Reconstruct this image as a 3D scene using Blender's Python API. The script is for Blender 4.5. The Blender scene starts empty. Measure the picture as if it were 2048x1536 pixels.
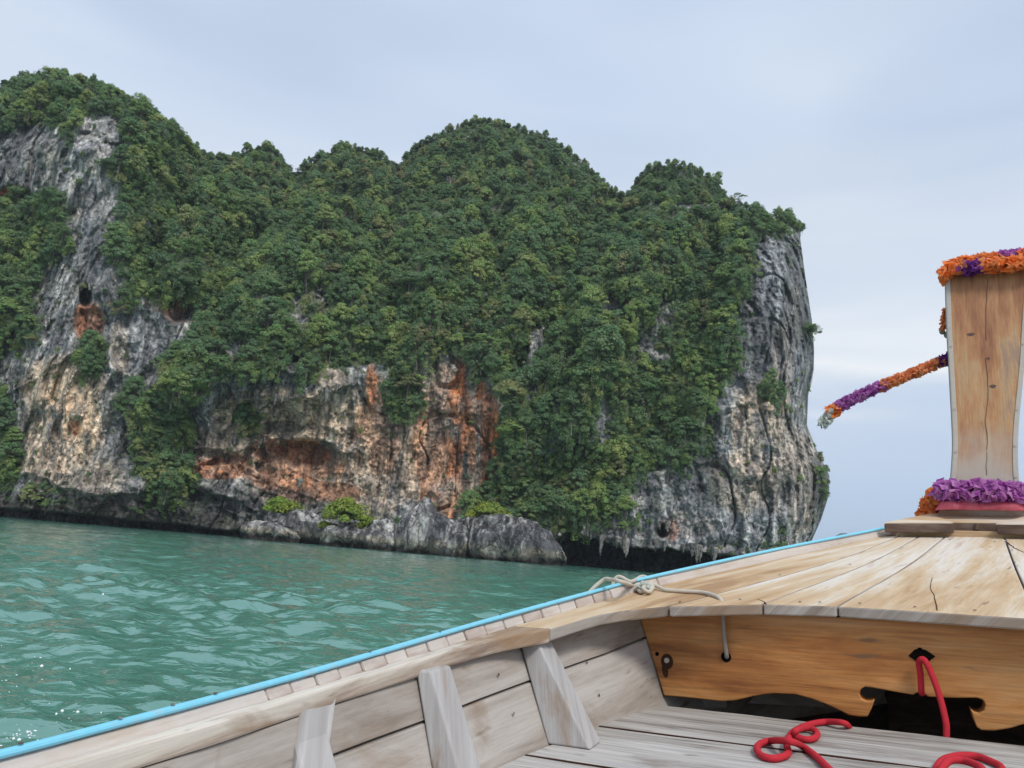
import bpy, bmesh, math, random
import numpy as np
from mathutils import Matrix, Vector
random.seed(7); RNG = np.random.default_rng(7)
S = bpy.context.scene
COL = S.collection
R = math.radians

# ------------------------------------------------------------------ camera
EYE = np.array([0.0, 0.0, 1.25])
FPX = 1540.0                       # focal length in pixels of the 2048 px wide photograph
ROLL = math.atan(.0855); PITCH = R(12.39)
FWD = np.array([0, math.cos(PITCH), math.sin(PITCH)]); UP0 = np.array([0, -math.sin(PITCH), math.cos(PITCH)])
CR = np.array([math.cos(ROLL), 0, 0]) + UP0 * math.sin(ROLL)
CU = np.array([-math.sin(ROLL), 0, 0]) + UP0 * math.cos(ROLL)
cd = bpy.data.cameras.new('camera'); cam = bpy.data.objects.new('camera', cd); COL.objects.link(cam)
cd.sensor_width = 36; cd.lens = 36 * FPX / 2048; cd.clip_start = .05; cd.clip_end = 20000
m = Matrix.Identity(4)
for i in range(3):
    m[i][0] = CR[i]; m[i][1] = CU[i]; m[i][2] = -FWD[i]; m[i][3] = EYE[i]
cam.matrix_world = m
S.camera = cam
S.view_settings.view_transform = 'Standard'; S.view_settings.look = 'None'
S.view_settings.exposure = 0.7; S.view_settings.gamma = 1
S.cycles.max_bounces = 5; S.cycles.diffuse_bounces = 3; S.cycles.glossy_bounces = 2; S.cycles.transmission_bounces = 2; S.cycles.transparent_max_bounces = 4; S.cycles.volume_bounces = 0

# ------------------------------------------------------------------ world and sun
SUN_EL, SUN_AZ = 48, 156            # azimuth clockwise from +Y (the view direction)
w = bpy.data.worlds.new('World'); S.world = w; w.use_nodes = True
nt = w.node_tree; N = nt.nodes; L = nt.links; N.clear()
def nn(t, **k):
    n = N.new(t)
    for a, b in k.items(): setattr(n, a, b)
    return n
out = nn('ShaderNodeOutputWorld'); bg = nn('ShaderNodeBackground'); bg.inputs[1].default_value = .1
sky = nn('ShaderNodeTexSky', sky_type='NISHITA', sun_disc=False)
sky.sun_elevation = R(SUN_EL); sky.sun_rotation = R(SUN_AZ); sky.air_density = 1.2; sky.dust_density = 2.0; sky.ozone_density = 1.5
tc = nn('ShaderNodeTexCoord'); mp = nn('ShaderNodeMapping'); mp.inputs['Scale'].default_value = (1, 1, 3.4)
mp.inputs['Location'].default_value = (.35, .1, .62)
n1 = nn('ShaderNodeTexNoise'); n1.inputs['Scale'].default_value = 1.5; n1.inputs['Detail'].default_value = 2; n1.inputs['Roughness'].default_value = .5
n1.inputs['Distortion'].default_value = .35
n2 = nn('ShaderNodeTexNoise'); n2.inputs['Scale'].default_value = .9; n2.inputs['Detail'].default_value = 3; n2.inputs['Roughness'].default_value = .5
r1 = nn('ShaderNodeValToRGB'); r1.color_ramp.elements[0].position = .36; r1.color_ramp.elements[1].position = .60
r1.color_ramp.elements[0].color = (.80, .80, .80, 1); r1.color_ramp.elements[1].color = (1, 1, 1, 1)
r2 = nn('ShaderNodeValToRGB'); e = r2.color_ramp.elements
e[0].position = .36; e[0].color = (3.45, 4.15, 5.3, 1); e[1].position = .66; e[1].color = (4.7, 5.15, 5.75, 1)
e2 = r2.color_ramp.elements.new(.50); e2.color = (3.85, 4.5, 5.5, 1)
mix = nn('ShaderNodeMix', data_type='RGBA')
L.new(tc.outputs['Generated'], mp.inputs[0]); L.new(mp.outputs[0], n1.inputs[0]); L.new(mp.outputs[0], n2.inputs[0])
L.new(n1.outputs[0], r1.inputs[0]); L.new(n2.outputs[0], r2.inputs[0])
L.new(r1.outputs[0], mix.inputs[0]); L.new(sky.outputs[0], mix.inputs[6]); L.new(r2.outputs[0], mix.inputs[7])
mp3 = nn('ShaderNodeMapping'); mp3.inputs['Scale'].default_value = (1.2, 1.2, 9); n3 = nn('ShaderNodeTexNoise'); n3.inputs['Scale'].default_value = 1.6; n3.inputs['Detail'].default_value = 4; n3.inputs['Distortion'].default_value = .5
L.new(tc.outputs['Generated'], mp3.inputs[0]); L.new(mp3.outputs[0], n3.inputs[0])
sz = nn('ShaderNodeSeparateXYZ'); L.new(tc.outputs['Generated'], sz.inputs[0])
wob = nn('ShaderNodeMath', operation='MULTIPLY_ADD'); wob.inputs[1].default_value = .22; L.new(n3.outputs[0], wob.inputs[0]); L.new(sz.outputs[2], wob.inputs[2])
bandr = nn('ShaderNodeValToRGB'); be = bandr.color_ramp.elements; be[0].position = .305; be[0].color = (0, 0, 0, 1); be[1].position = .62; be[1].color = (.0, .0, .0, 1)
b2 = be.new(.365); b2.color = (1, 1, 1, 1); b3 = be.new(.44); b3.color = (.40, .40, .40, 1)
L.new(wob.outputs[0], bandr.inputs[0])
low = nn('ShaderNodeMapRange'); low.inputs[1].default_value = .30; low.inputs[2].default_value = .18; low.inputs[3].default_value = 0; low.inputs[4].default_value = .75; L.new(wob.outputs[0], low.inputs[0])
mixl = nn('ShaderNodeMix', data_type='RGBA'); mixl.inputs[7].default_value = (3.2, 4.15, 5.5, 1); L.new(low.outputs[0], mixl.inputs[0]); L.new(mix.outputs[2], mixl.inputs[6])
mixb = nn('ShaderNodeMix', data_type='RGBA'); mixb.inputs[7].default_value = (5.6, 5.85, 6.1, 1); L.new(bandr.outputs[0], mixb.inputs[0]); L.new(mixl.outputs[2], mixb.inputs[6])
L.new(mixb.outputs[2], bg.inputs[0]); L.new(bg.outputs[0], out.inputs[0])
sd = bpy.data.lights.new('sun', 'SUN'); sd.energy = 1.5; sd.angle = R(14); sd.color = (1, .95, .87)
so = bpy.data.objects.new('sun', sd); COL.objects.link(so)
sdir = Vector((math.sin(R(SUN_AZ)) * math.cos(R(SUN_EL)), math.cos(R(SUN_AZ)) * math.cos(R(SUN_EL)), math.sin(R(SUN_EL))))
so.rotation_euler = sdir.to_track_quat('Z', 'Y').to_euler()

# ------------------------------------------------------------------ helpers: surveying, noise, meshes, materials
def ray(x, y):
    x = np.asarray(x, float)[..., None]; y = np.asarray(y, float)[..., None]
    return FWD + CR * (x - 1024) / FPX - CU * (y - 768) / FPX
def at(x, y, Y):                    # a bearing of the photograph at the distance Y -> point in the world
    d = ray(x, y); return EYE + d * (np.asarray(Y, float) / d[..., 1])[..., None]
def survey(P):
    p = np.asarray(P) - EYE; z = p @ FWD
    return 1024 + FPX * (p @ CR) / z, 768 - FPX * (p @ CU) / z
def horizon(x): return 1022 + .0855 * np.asarray(x, float)

def vnoise(P, seed=0):
    P = np.asarray(P, np.float64); F = np.floor(P); f = P - F; I = F.astype(np.int64)
    u = f * f * f * (f * (f * 6 - 15) + 10); res = 0
    def h(i, j, k):
        n = (i * 374761393 + j * 668265263 + k * 2147483647 + seed * 1274126177) & 0xFFFFFFFF
        n = ((n ^ (n >> 13)) * 1274126177) & 0xFFFFFFFF
        n = ((n ^ (n >> 15)) * 2246822519) & 0xFFFFFFFF
        return ((n ^ (n >> 16)) & 0xFFFFFF) / 8388607.5 - 1
    for a in (0, 1):
        for b in (0, 1):
            for c in (0, 1):
                wgt = (u[:, 0] if a else 1 - u[:, 0]) * (u[:, 1] if b else 1 - u[:, 1]) * (u[:, 2] if c else 1 - u[:, 2])
                res = res + wgt * h(I[:, 0] + a, I[:, 1] + b, I[:, 2] + c)
    return res
def fbm(P, sc, oct=4, seed=0, gain=.5):
    P = np.asarray(P, float) * np.asarray(sc, float); r = 0; a = 1.; t = 0
    for o in range(oct):
        r = r + a * vnoise(P, seed + o * 17); t += a; a *= gain; P = P * 2.03 + 5.1
    return r / t
def ridge(P, sc, oct=3, seed=0):
    P = np.asarray(P, float) * np.asarray(sc, float); r = 0; a = 1.; t = 0
    for o in range(oct):
        r = r + a * (1 - 2 * np.abs(vnoise(P, seed + o * 13))); t += a; a *= .5; P = P * 2.1 + 3.3
    return r / t
def sstep(a, b, x): t = np.clip((x - a) / (b - a), 0, 1); return t * t * (3 - 2 * t)

def mesh_np(name, V, Fc, smooth=True):
    V = np.asarray(V, np.float32); Fc = np.asarray(Fc, np.int32); k = Fc.shape[1]
    me = bpy.data.meshes.new(name); me.vertices.add(len(V)); me.vertices.foreach_set('co', V.ravel())
    me.loops.add(Fc.size); me.loops.foreach_set('vertex_index', Fc.ravel())
    me.polygons.add(len(Fc)); me.polygons.foreach_set('loop_start', np.arange(0, Fc.size, k, dtype=np.int32))
    me.polygons.foreach_set('use_smooth', np.full(len(Fc), smooth))
    me.update(calc_edges=True); me.validate(); return me
def vcol(me, C, name='col'):
    C = np.asarray(C, np.float32)
    if C.shape[1] == 3: C = np.concatenate([C, np.ones((len(C), 1), np.float32)], 1)
    a = me.attributes.new(name, 'FLOAT_COLOR', 'POINT'); a.data.foreach_set('color', C.ravel())
def grid_faces(nr, nc, wrap=False):
    i = np.arange(nr - 1)[:, None]; j = np.arange(nc if wrap else nc - 1)[None]; j2 = (j + 1) % nc
    return np.stack([i * nc + j, i * nc + j2, (i + 1) * nc + j2, (i + 1) * nc + j], -1).reshape(-1, 4)
def link(name, me, mat=None, parent=None, label=None, cat=None, group=None, kind=None):
    o = bpy.data.objects.new(name, me); COL.objects.link(o)
    if mat is not None and me is not None and not me.materials: me.materials.append(mat)
    if parent is not None: o.parent = parent
    tag(o, label, cat, group, kind); return o
def tag(o, label=None, cat=None, group=None, kind=None):
    if label: o['label'] = label
    if cat: o['category'] = cat
    if group: o['group'] = group
    if kind: o['kind'] = kind
    return o

class Mat:
    def __init__(s, name, rough=.8, spec=.3):
        s.m = bpy.data.materials.new(name); s.m.use_nodes = True; s.t = s.m.node_tree; s.n = s.t.nodes; s.l = s.t.links
        s.b = s.n['Principled BSDF']; s.b.inputs['Roughness'].default_value = rough; s.b.inputs['Specular IOR Level'].default_value = spec
    def node(s, t, **k):
        n = s.n.new(t)
        for a, b in k.items(): setattr(n, a, b)
        return n
    def put(s, a, b): s.l.new(a, b)
    def coord(s, which='Object', scale=(1, 1, 1), rnd=0., rot=(0, 0, 0)):
        t = s.node('ShaderNodeTexCoord'); mp = s.node('ShaderNodeMapping'); mp.inputs['Scale'].default_value = scale; mp.inputs['Rotation'].default_value = rot
        s.put(t.outputs[which], mp.inputs[0])
        if rnd:
            oi = s.node('ShaderNodeObjectInfo'); v = s.node('ShaderNodeVectorMath', operation='SCALE'); c = s.node('ShaderNodeCombineXYZ')
            for q in range(3): s.put(oi.outputs['Random'], c.inputs[q])
            s.put(c.outputs[0], v.inputs[0]); v.inputs['Scale'].default_value = rnd; s.put(v.outputs[0], mp.inputs['Location'])
        return mp.outputs[0]
    def noise(s, vec, scale, detail=4, rough=.55, dist=0):
        n = s.node('ShaderNodeTexNoise'); n.inputs['Scale'].default_value = scale; n.inputs['Detail'].default_value = detail
        n.inputs['Roughness'].default_value = rough; n.inputs['Distortion'].default_value = dist
        if vec is not None: s.put(vec, n.inputs['Vector'])
        return n.outputs[0]
    def ramp(s, fac, stops):
        r = s.node('ShaderNodeValToRGB'); el = r.color_ramp.elements
        while len(el) < len(stops): el.new(.5)
        for e_, (p, c) in zip(el, stops):
            e_.position = p; e_.color = (c, c, c, 1) if isinstance(c, (int, float)) else (*c, 1)
        s.put(fac, r.inputs[0]); return r.outputs[0]
    def mix(s, fac, a, b, mode='MIX'):
        n = s.node('ShaderNodeMix', data_type='RGBA', blend_type=mode)
        for q, v in ((0, fac), (6, a), (7, b)):
            if isinstance(v, (int, float)): n.inputs[q].default_value = v
            elif isinstance(v, tuple): n.inputs[q].default_value = (*v, 1)
            else: s.put(v, n.inputs[q])
        return n.outputs[2]
    def attr(s, name): a = s.node('ShaderNodeAttribute', attribute_name=name); return a.outputs['Color']
    def color(s, c):
        if isinstance(c, tuple): s.b.inputs['Base Color'].default_value = (*c, 1)
        else: s.put(c, s.b.inputs['Base Color'])
    def bump(s, h, strength=.5, dist=.02, normal=None):
        b = s.node('ShaderNodeBump'); b.inputs['Strength'].default_value = strength; b.inputs['Distance'].default_value = dist
        s.put(h, b.inputs['Height'])
        if normal is not None: s.put(normal, b.inputs['Normal'])
        s.put(b.outputs[0], s.b.inputs['Normal']); return b.outputs[0]

# ------------------------------------------------------------------ materials
def rock_mat(name):
    M = Mat(name, .9, .25)
    c = M.coord('Object', (1, 1, .22)); c2 = M.coord('Object', (1, 1, 1))
    streak = M.ramp(M.noise(c, .55, 5, .65), [(.34, .75), (.48, 1.5), (.64, 2.15)])
    fine = M.ramp(M.noise(c2, 1.6, 5, .7), [(.34, .55), (.5, 1.0), (.68, 1.4)])
    wv = M.node('ShaderNodeVectorMath', operation='MULTIPLY_ADD'); nv = M.node('ShaderNodeTexNoise'); nv.inputs['Scale'].default_value = .5; nv.inputs['Detail'].default_value = 3; M.put(c2, nv.inputs[0])
    M.put(nv.outputs['Color'], wv.inputs[0]); wv.inputs[1].default_value = (3, 3, 3); M.put(M.coord('Object', (1, 1, .38), 0, (0, .25, 0)), wv.inputs[2])
    vo = M.node('ShaderNodeTexVoronoi', feature='DISTANCE_TO_EDGE'); vo.inputs['Scale'].default_value = .42; M.put(wv.outputs[0], vo.inputs['Vector'])
    crk = M.ramp(vo.outputs['Distance'], [(0., .30), (.035, .8), (.10, 1.)])
    col = M.mix(1., M.mix(1., M.mix(1., M.attr('col'), streak, 'MULTIPLY'), fine, 'MULTIPLY'), crk, 'MULTIPLY')
    M.color(col)
    h = M.mix(.3, M.mix(.5, M.noise(c, 1.3, 4, .7), M.noise(c2, 3, 4, .7)), crk)
    M.bump(h, 1., .6); return M.m
ROCK = rock_mat('limestone')
def leaf_mat(name, stops, var=.35):
    M = Mat(name, .6, .25)
    oi = M.node('ShaderNodeObjectInfo')
    base = M.ramp(oi.outputs['Random'], stops)
    col = M.mix(1., base, M.attr('col'), 'MULTIPLY'); M.color(col)
    tr = M.node('ShaderNodeBsdfTranslucent'); M.put(col, tr.inputs[0])
    ad = M.node('ShaderNodeMixShader'); ad.inputs[0].default_value = .3
    M.put(M.b.outputs[0], ad.inputs[1]); M.put(tr.outputs[0], ad.inputs[2]); M.put(ad.outputs[0], M.n['Material Output'].inputs[0])
    return M.m
LEAF = leaf_mat('foliage', [(0, (.125, .21, .11)), (.25, (.175, .285, .13)), (.5, (.15, .25, .135)), (.72, (.225, .345, .13)), (.9, (.32, .42, .15)), (1., (.28, .29, .16))])
LEAFY = leaf_mat('bright_foliage', [(0, (.20, .30, .05)), (1., (.26, .33, .07))])
M_ = Mat('bark', .9); M_.color(M_.ramp(M_.noise(M_.coord('Object', (3, 3, .6)), 2), [(.3, (.06, .05, .04)), (.7, (.17, .15, .13))])); BARK = M_.m

def wood(name, cols, grain=(.72, 1.12), patch=3.2, stretch=.16, rough=.7, seed=0., spec=.3, bumpd=.002, stain=None):
    """weathered timber: u across the board, v along the grain, in metres"""
    M = Mat(name, rough, spec)
    big = M.noise(M.coord('UV', (patch, patch * stretch, 1), 7.3), 1, 7, .62, .6)
    mid = M.noise(M.coord('UV', (patch * 5, patch * stretch * 4, 1), 3.1), 1, 6, .65, .4)
    fine = M.noise(M.coord('UV', (170, 5, 1), 5.7), 1, 5, .6, .2)
    f = M.ramp(M.mix(.42, big, mid), [(.36, .22), (.64, .78)])
    col = M.ramp(f, cols)
    col = M.mix(1., col, M.ramp(fine, [(.3, grain[0]), (.7, grain[1])]), 'MULTIPLY')
    pits = M.ramp(M.noise(M.coord('UV', (45, 9, 1), 2.2), 1, 3, .5), [(.66, 0.), (.74, 1.)])
    col = M.mix(M.mix(1., pits, (.55, .55, .55), 'MULTIPLY'), col, (.10, .075, .05))
    if stain:
        sm = M.ramp(M.noise(M.coord('UV', (5, 2.2, 1), 9.1), 1, 6, .6, .8), [(stain[0], 0.), (stain[0] + .10, stain[1])])
        col = M.mix(sm, col, stain[2])
    M.color(col); M.bump(M.mix(.3, fine, mid), .6, bumpd); return M.m
W_DECK = wood('deck_wood', [(.24, (.38, .23, .12)), (.36, (.52, .36, .21)), (.48, (.59, .46, .31)), (.58, (.65, .56, .45)), (.68, (.69, .64, .57)), (.78, (.56, .44, .36))], (.88, 1.05))
W_GREY = wood('grey_wood', [(.26, (.21, .17, .14)), (.40, (.33, .29, .255)), (.55, (.42, .385, .355)), (.72, (.48, .45, .42))], (.86, 1.05), 4, .13, stain=(.51, .7, (.23, .155, .095)))
W_RAIL = wood('side_deck_wood', [(.24, (.20, .14, .11)), (.33, (.42, .34, .275)), (.42, (.58, .53, .46)), (.58, (.68, .64, .575)), (.70, (.62, .55, .46)), (.78, (.46, .29, .14))], (.88, 1.05), 4, .10, stain=(.52, .8, (.27, .165, .09)))
W_BLOCK = wood('block_wood', [(.26, (.40, .32, .28)), (.42, (.52, .46, .42)), (.58, (.57, .52, .485)), (.74, (.52, .44, .37))], (.88, 1.05), 6, .3)
W_FLOOR = wood('floor_wood', [(.24, (.17, .15, .135)), (.36, (.33, .305, .28)), (.50, (.47, .45, .425)), (.70, (.54, .52, .50))], (.58, 1.14), 7, .09, .8, stain=(.53, .6, (.17, .13, .105)))
W_BEAM = wood('varnished_wood', [(.24, (.20, .068, .02)), (.38, (.38, .15, .040)), (.50, (.50, .225, .068)), (.62, (.55, .285, .11)), (.78, (.50, .37, .245))], (.70, 1.12), 3.4, .2, .45, 0, .4)
def post_wood():
    m_ = wood('post_wood', [(.24, (.25, .105, .055)), (.40, (.36, .165, .08)), (.52, (.43, .22, .105)), (.64, (.46, .29, .155)), (.76, (.34, .22, .155))], (.84, 1.07), 6, .20, .55)
    t = m_.node_tree; b = t.nodes['Principled BSDF']; src = b.inputs['Base Color'].links[0].from_socket   # the foot has weathered grey
    tc_ = t.nodes.new('ShaderNodeTexCoord'); sp_ = t.nodes.new('ShaderNodeSeparateXYZ'); no = t.nodes.new('ShaderNodeTexNoise'); no.inputs['Scale'].default_value = 14
    ma = t.nodes.new('ShaderNodeMath'); ma.operation = 'MULTIPLY_ADD'; ma.inputs[1].default_value = .22; rp = t.nodes.new('ShaderNodeMapRange'); rp.inputs[1].default_value = 1.50; rp.inputs[2].default_value = 1.28
    mx = t.nodes.new('ShaderNodeMix'); mx.data_type = 'RGBA'; mx.inputs[7].default_value = (.42, .39, .35, 1)
    t.links.new(tc_.outputs['Object'], sp_.inputs[0]); t.links.new(tc_.outputs['Object'], no.inputs[0]); t.links.new(no.outputs[0], ma.inputs[0]); t.links.new(sp_.outputs[2], ma.inputs[2]); t.links.new(ma.outputs[0], rp.inputs[0])
    mu = t.nodes.new('ShaderNodeMath'); mu.operation = 'MULTIPLY'; mu.inputs[1].default_value = .85; t.links.new(rp.outputs[0], mu.inputs[0])
    t.links.new(mu.outputs[0], mx.inputs[0]); t.links.new(src, mx.inputs[6]); t.links.new(mx.outputs[2], b.inputs['Base Color']); return m_
W_POST = post_wood()
W_DARK = wood('dark_wood', [(.3, (.07, .045, .035)), (.5, (.13, .085, .065)), (.7, (.22, .17, .14))], (.7, 1.1), 6, .3)
def paint(name, c, rough=.5, wear=.15):
    M = Mat(name, rough, .4); cc = M.coord('Object')
    M.color(M.mix(M.ramp(M.noise(cc, 22, 5, .7), [(.55, 0.), (.75, wear * 3)]), M.mix(M.noise(cc, 60, 3), tuple(x * .85 for x in c), tuple(min(1, x * 1.12) for x in c)), (.45, .42, .38)))
    M.bump(M.noise(cc, 80, 3), .3, .002); return M.m
BLUE = paint('blue_paint', (.20, .58, .76), .5, .22)
METAL = paint('metal_strip', (.44, .40, .36), .5, .3); METAL_B = METAL
BLACK = Mat('hole_shadow', 1, 0); BLACK.color((.008, .007, .006)); BLACK = BLACK.m
def cloth(name, a, b, sc=140):
    M = Mat(name, .85, .15); c = M.coord('Object')
    cc = M.mix(M.ramp(M.noise(c, 40, 4), [(.35, 0.), (.65, 1.)]), a, b); M.color(cc); M.bump(M.noise(c, sc, 4), .6, .004)
    tr = M.node('ShaderNodeBsdfTranslucent'); M.put(cc, tr.inputs[0]); ad = M.node('ShaderNodeMixShader'); ad.inputs[0].default_value = .55
    M.put(M.b.outputs[0], ad.inputs[1]); M.put(tr.outputs[0], ad.inputs[2]); M.put(ad.outputs[0], M.n['Material Output'].inputs[0])
    return M.m
PURPLE = cloth('purple_petals', (.44, .09, .46), (.72, .35, .68)); ORANGE = cloth('orange_petals', (1., .25, .05), (1., .47, .20))
DORANGE = cloth('faded_orange_petals', (.88, .28, .10), (.98, .48, .25)); WHITE = cloth('white_petals', (.76, .82, .74), (.90, .92, .88))
BUD = cloth('grey_buds', (.30, .32, .30), (.45, .46, .42)); PINK = cloth('pink_cloth', (.80, .18, .26), (.88, .30, .36), 60); OCLOTH = cloth('orange_cloth', (.85, .26, .10), (.92, .36, .18), 60)
DPURPLE = cloth('deep_purple_petals', (.14, .03, .22), (.32, .09, .42))
def rope_mat(name, a, b, tw):
    M = Mat(name, .85, .2); uvn = M.coord('UV', (1, 1, 1)); w_ = M.node('ShaderNodeTexWave', bands_direction='DIAGONAL'); w_.inputs['Scale'].default_value = tw
    w_.inputs['Distortion'].default_value = 1.2; M.put(uvn, w_.inputs[0])
    M.color(M.mix(M.mix(.5, w_.outputs['Color'], M.noise(M.coord('Object'), 180, 4)), a, b)); M.bump(w_.outputs['Fac'], .5, .003); return M.m
RED = rope_mat('red_rope', (.42, .012, .025), (.68, .05, .07), 9); CORD = rope_mat('cream_rope', (.50, .44, .36), (.74, .70, .62), 9); GCORD = rope_mat('grey_cord', (.24, .21, .18), (.42, .39, .34), 9)

# ------------------------------------------------------------------ water
def build_water():
    ang = np.radians(np.concatenate([np.arange(-180, -46, 4), np.arange(-46, 46, .24), np.arange(46, 180, 4)]))
    r = 2.2 * np.exp(np.arange(0, 975) * .008)
    A, Rr = np.meshgrid(ang, r); X = Rr * np.sin(A); Y = Rr * np.cos(A)
    Z = np.zeros_like(X); rng = np.random.default_rng(3)
    sp = Rr * .008
    warp = fbm(np.stack([X.ravel(), Y.ravel(), 0 * X.ravel()], 1), .22, 3, 5).reshape(X.shape)
    warp2 = fbm(np.stack([X.ravel(), Y.ravel(), 0 * X.ravel()], 1), .9, 2, 9).reshape(X.shape)
    amp = .62 + .5 * fbm(np.stack([X.ravel(), Y.ravel(), 0 * X.ravel()], 1), .13, 3, 15).reshape(X.shape)
    for k in range(56):
        lam = .15 * (22 ** (k / 55.)) ; th = R(28) + rng.normal(0, .55); kk = 2 * math.pi / lam
        ph = kk * (X * math.sin(th) + Y * math.cos(th)) + rng.uniform(0, 6.28) + warp * 3.2 + warp2 * 1.3 * min(1, .9 / lam + .3)
        a = .0110 * lam ** .68 * rng.uniform(.5, 1.2)
        s = np.sin(ph); Z += a * amp * (s + .35 * np.cos(2 * ph)) * sstep(1.8, 3.2, lam / sp)
    V = np.stack([X.ravel(), Y.ravel(), Z.ravel()], 1)
    F = grid_faces(len(r), len(ang), True)
    F = F[:, ::-1]
    M = Mat('sea_water', .035, .5); M.b.inputs['IOR'].default_value = 2.15
    c = M.coord('Object'); M.color(M.mix(M.ramp(M.noise(c, .07, 4), [(.35, 0.), (.65, 1.)]), (.076, .225, .176), (.094, .262, .206)))
    b1 = M.noise(M.coord('Object', (1, 1.5, 1), 0, (0, 0, .5)), 3.4, 3, .5, .8); b2 = M.noise(M.coord('Object', (1, 1.6, 1), 0, (0, 0, -.3)), .75, 3, .5, .6)
    M.bump(M.mix(.35, b1, b2), .42, .10)
    link('sea', mesh_np('sea', V, F), M.m, kind='structure', label='choppy green sea between the boat and the cliffs')
build_water()

# ------------------------------------------------------------------ limestone island
def interp(pts, x): p = np.array(pts, float); return np.interp(x, p[:, 0], p[:, 1])
CTRL = np.array([(-250,1030,150),(-250,600,153),(-250,250,168),(0,1030,150),(0,850,155),(0,650,157),(0,470,164),(0,380,159),(0,250,161),(0,165,174),
 (170,1020,147),(150,800,146),(200,600,147),(200,480,150),(190,300,154),(130,200,163),(150,145,174),(70,560,158),(60,460,163),
 (300,700,154),(350,600,156),(390,500,165),(300,400,162),(330,270,169),(450,520,173),(470,400,184),(440,300,194),(520,330,200),
 (330,950,153),(400,760,153),(500,600,157),(600,480,172),(680,420,184),(450,850,158),(600,900,162),(600,760,154),(750,900,159),(900,900,158),
 (1000,900,157),(800,730,155),(500,1040,156),(750,1040,157),(980,1040,155),(700,650,158),(750,560,168),(850,500,179),(750,450,188),(950,600,166),(1000,430,193),
 (880,640,160),(1080,1050,150),(1080,850,150),(1100,650,158),(1150,500,173),(1200,400,190),(1300,1080,149),(1300,850,151),(1350,650,155),(1350,500,166),(1350,400,180),
 (1480,1090,147),(1480,900,148),(1500,700,151),(1520,550,156),(1540,440,168),(1600,1080,148),(1600,900,148),(1610,700,150),(1600,500,158),(1700,1080,149),(1700,700,151),(1700,430,168)], float)
def rbf_fit(C):
    P = C[:, :2] / 300; D = np.linalg.norm(P[:, None] - P[None], axis=2); n = len(C)
    A = np.zeros((n + 3, n + 3)); A[:n, :n] = np.sqrt(D ** 2 + .02) ; A[:n, :n] -= np.eye(n) * .02
    A[:n, n] = 1; A[:n, n + 1:] = P; A[n, :n] = 1; A[n + 1:, :n] = P.T
    return np.linalg.solve(A, np.concatenate([C[:, 2], [0, 0, 0]]))
WT = rbf_fit(CTRL)
def rbf(x, y):
    q = np.stack([x, y], 1) / 300; r = np.zeros(len(q)); P = CTRL[:, :2] / 300
    for i in range(len(P)): r += WT[i] * np.sqrt(((q - P[i]) ** 2).sum(1) + .02)
    return r + WT[len(P)] + q @ WT[len(P) + 1:]
CREST = [(-250,250),(-100,190),(0,176),(60,160),(130,156),(200,178),(270,200),(320,240),(348,264),(362,284),(370,322),(400,326),(425,318),(470,318),(530,345),(600,392),(700,418),(800,420),(1000,410),(1150,392),(1215,384),(1270,398),(1350,405),(1430,405),(1480,415),(1530,432),(1570,440),(1600,458)]
EDGE = [(420,1588),(460,1600),(500,1613),(560,1620),(640,1629),(700,1631),(740,1629),(790,1617),(850,1614),(900,1634),(950,1659),(990,1658),(1040,1642),(1080,1624),(1180,1626)]
# rounded zones surveyed on the cliff: (x, y, half width, half height, turn in degrees, weight)
ROCKZ = [(150,620,95,160,5,1),(265,690,60,90,0,1),(80,760,90,110,0,1),(50,320,120,80,0,1),(200,420,50,90,0,.8),(1480,860,70,110,0,1),(560,780,170,40,0,1),(20,330,110,85,0,.8),(205,280,60,55,0,.75),(140,370,40,50,0,.6),(180,560,60,140,8,1),(150,760,110,150,0,1),(130,900,130,150,0,1),(300,660,75,70,0,.7),(360,640,45,60,0,.9),(290,760,50,60,0,.7),(220,900,60,120,0,1),
 (480,850,150,85,0,1),(560,800,120,60,0,1),(700,880,200,150,0,1.2),(900,880,115,180,0,1.3),(880,740,60,40,0,.6),(650,790,120,50,0,1),(450,950,180,90,0,1.1),(200,1000,230,60,0,1.1),(600,1010,420,50,0,1.2),(960,790,45,60,0,.9),
 (1540,700,85,180,0,1.2),(1560,600,75,130,0,1.1),(1500,800,60,90,0,1),(170,450,45,90,5,.9),(120,680,60,120,0,1),(60,860,60,110,0,1),(1590,560,50,110,8,1),(1500,960,130,150,0,1.3),(1400,1010,150,90,0,1.2),(1600,900,70,260,0,1.3),(1300,1060,170,45,0,1.2),(1200,1075,110,25,0,.8),(1430,870,40,70,0,.9),(590,715,30,40,0,.8),(1400,405,60,22,0,.6)]
PARTZ = [(1110,760,85,80,0,1),(1290,690,130,75,0,1),(1330,640,70,60,0,1),(600,600,70,60,0,1),(1060,700,60,60,0,1),(1190,830,60,80,0,.9),(60,720,70,80,0,1),(20,620,50,80,0,.9),(1180,600,90,60,0,.8),(700,470,50,30,0,.7),(960,560,60,40,0,.6),(1100,890,40,40,0,.7),(130,310,120,80,0,1),(280,450,40,90,0,.7),(1000,700,60,30,0,.8),(470,700,40,40,0,.6)]
VEGZ = [(810,790,42,42,0,1.3),(185,715,30,42,0,.8),(1540,785,30,22,0,.8),(500,845,22,35,0,.7),(330,900,55,110,-12,1.5),(310,1010,45,35,0,.5),(10,930,28,80,0,1.3),(95,990,45,25,0,.7),(1090,980,80,70,0,1.2),(1180,1010,70,40,0,1.0),(1640,960,16,40,0,.5),(1400,880,40,30,0,.5),(1240,1040,60,18,0,.5)]
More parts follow.
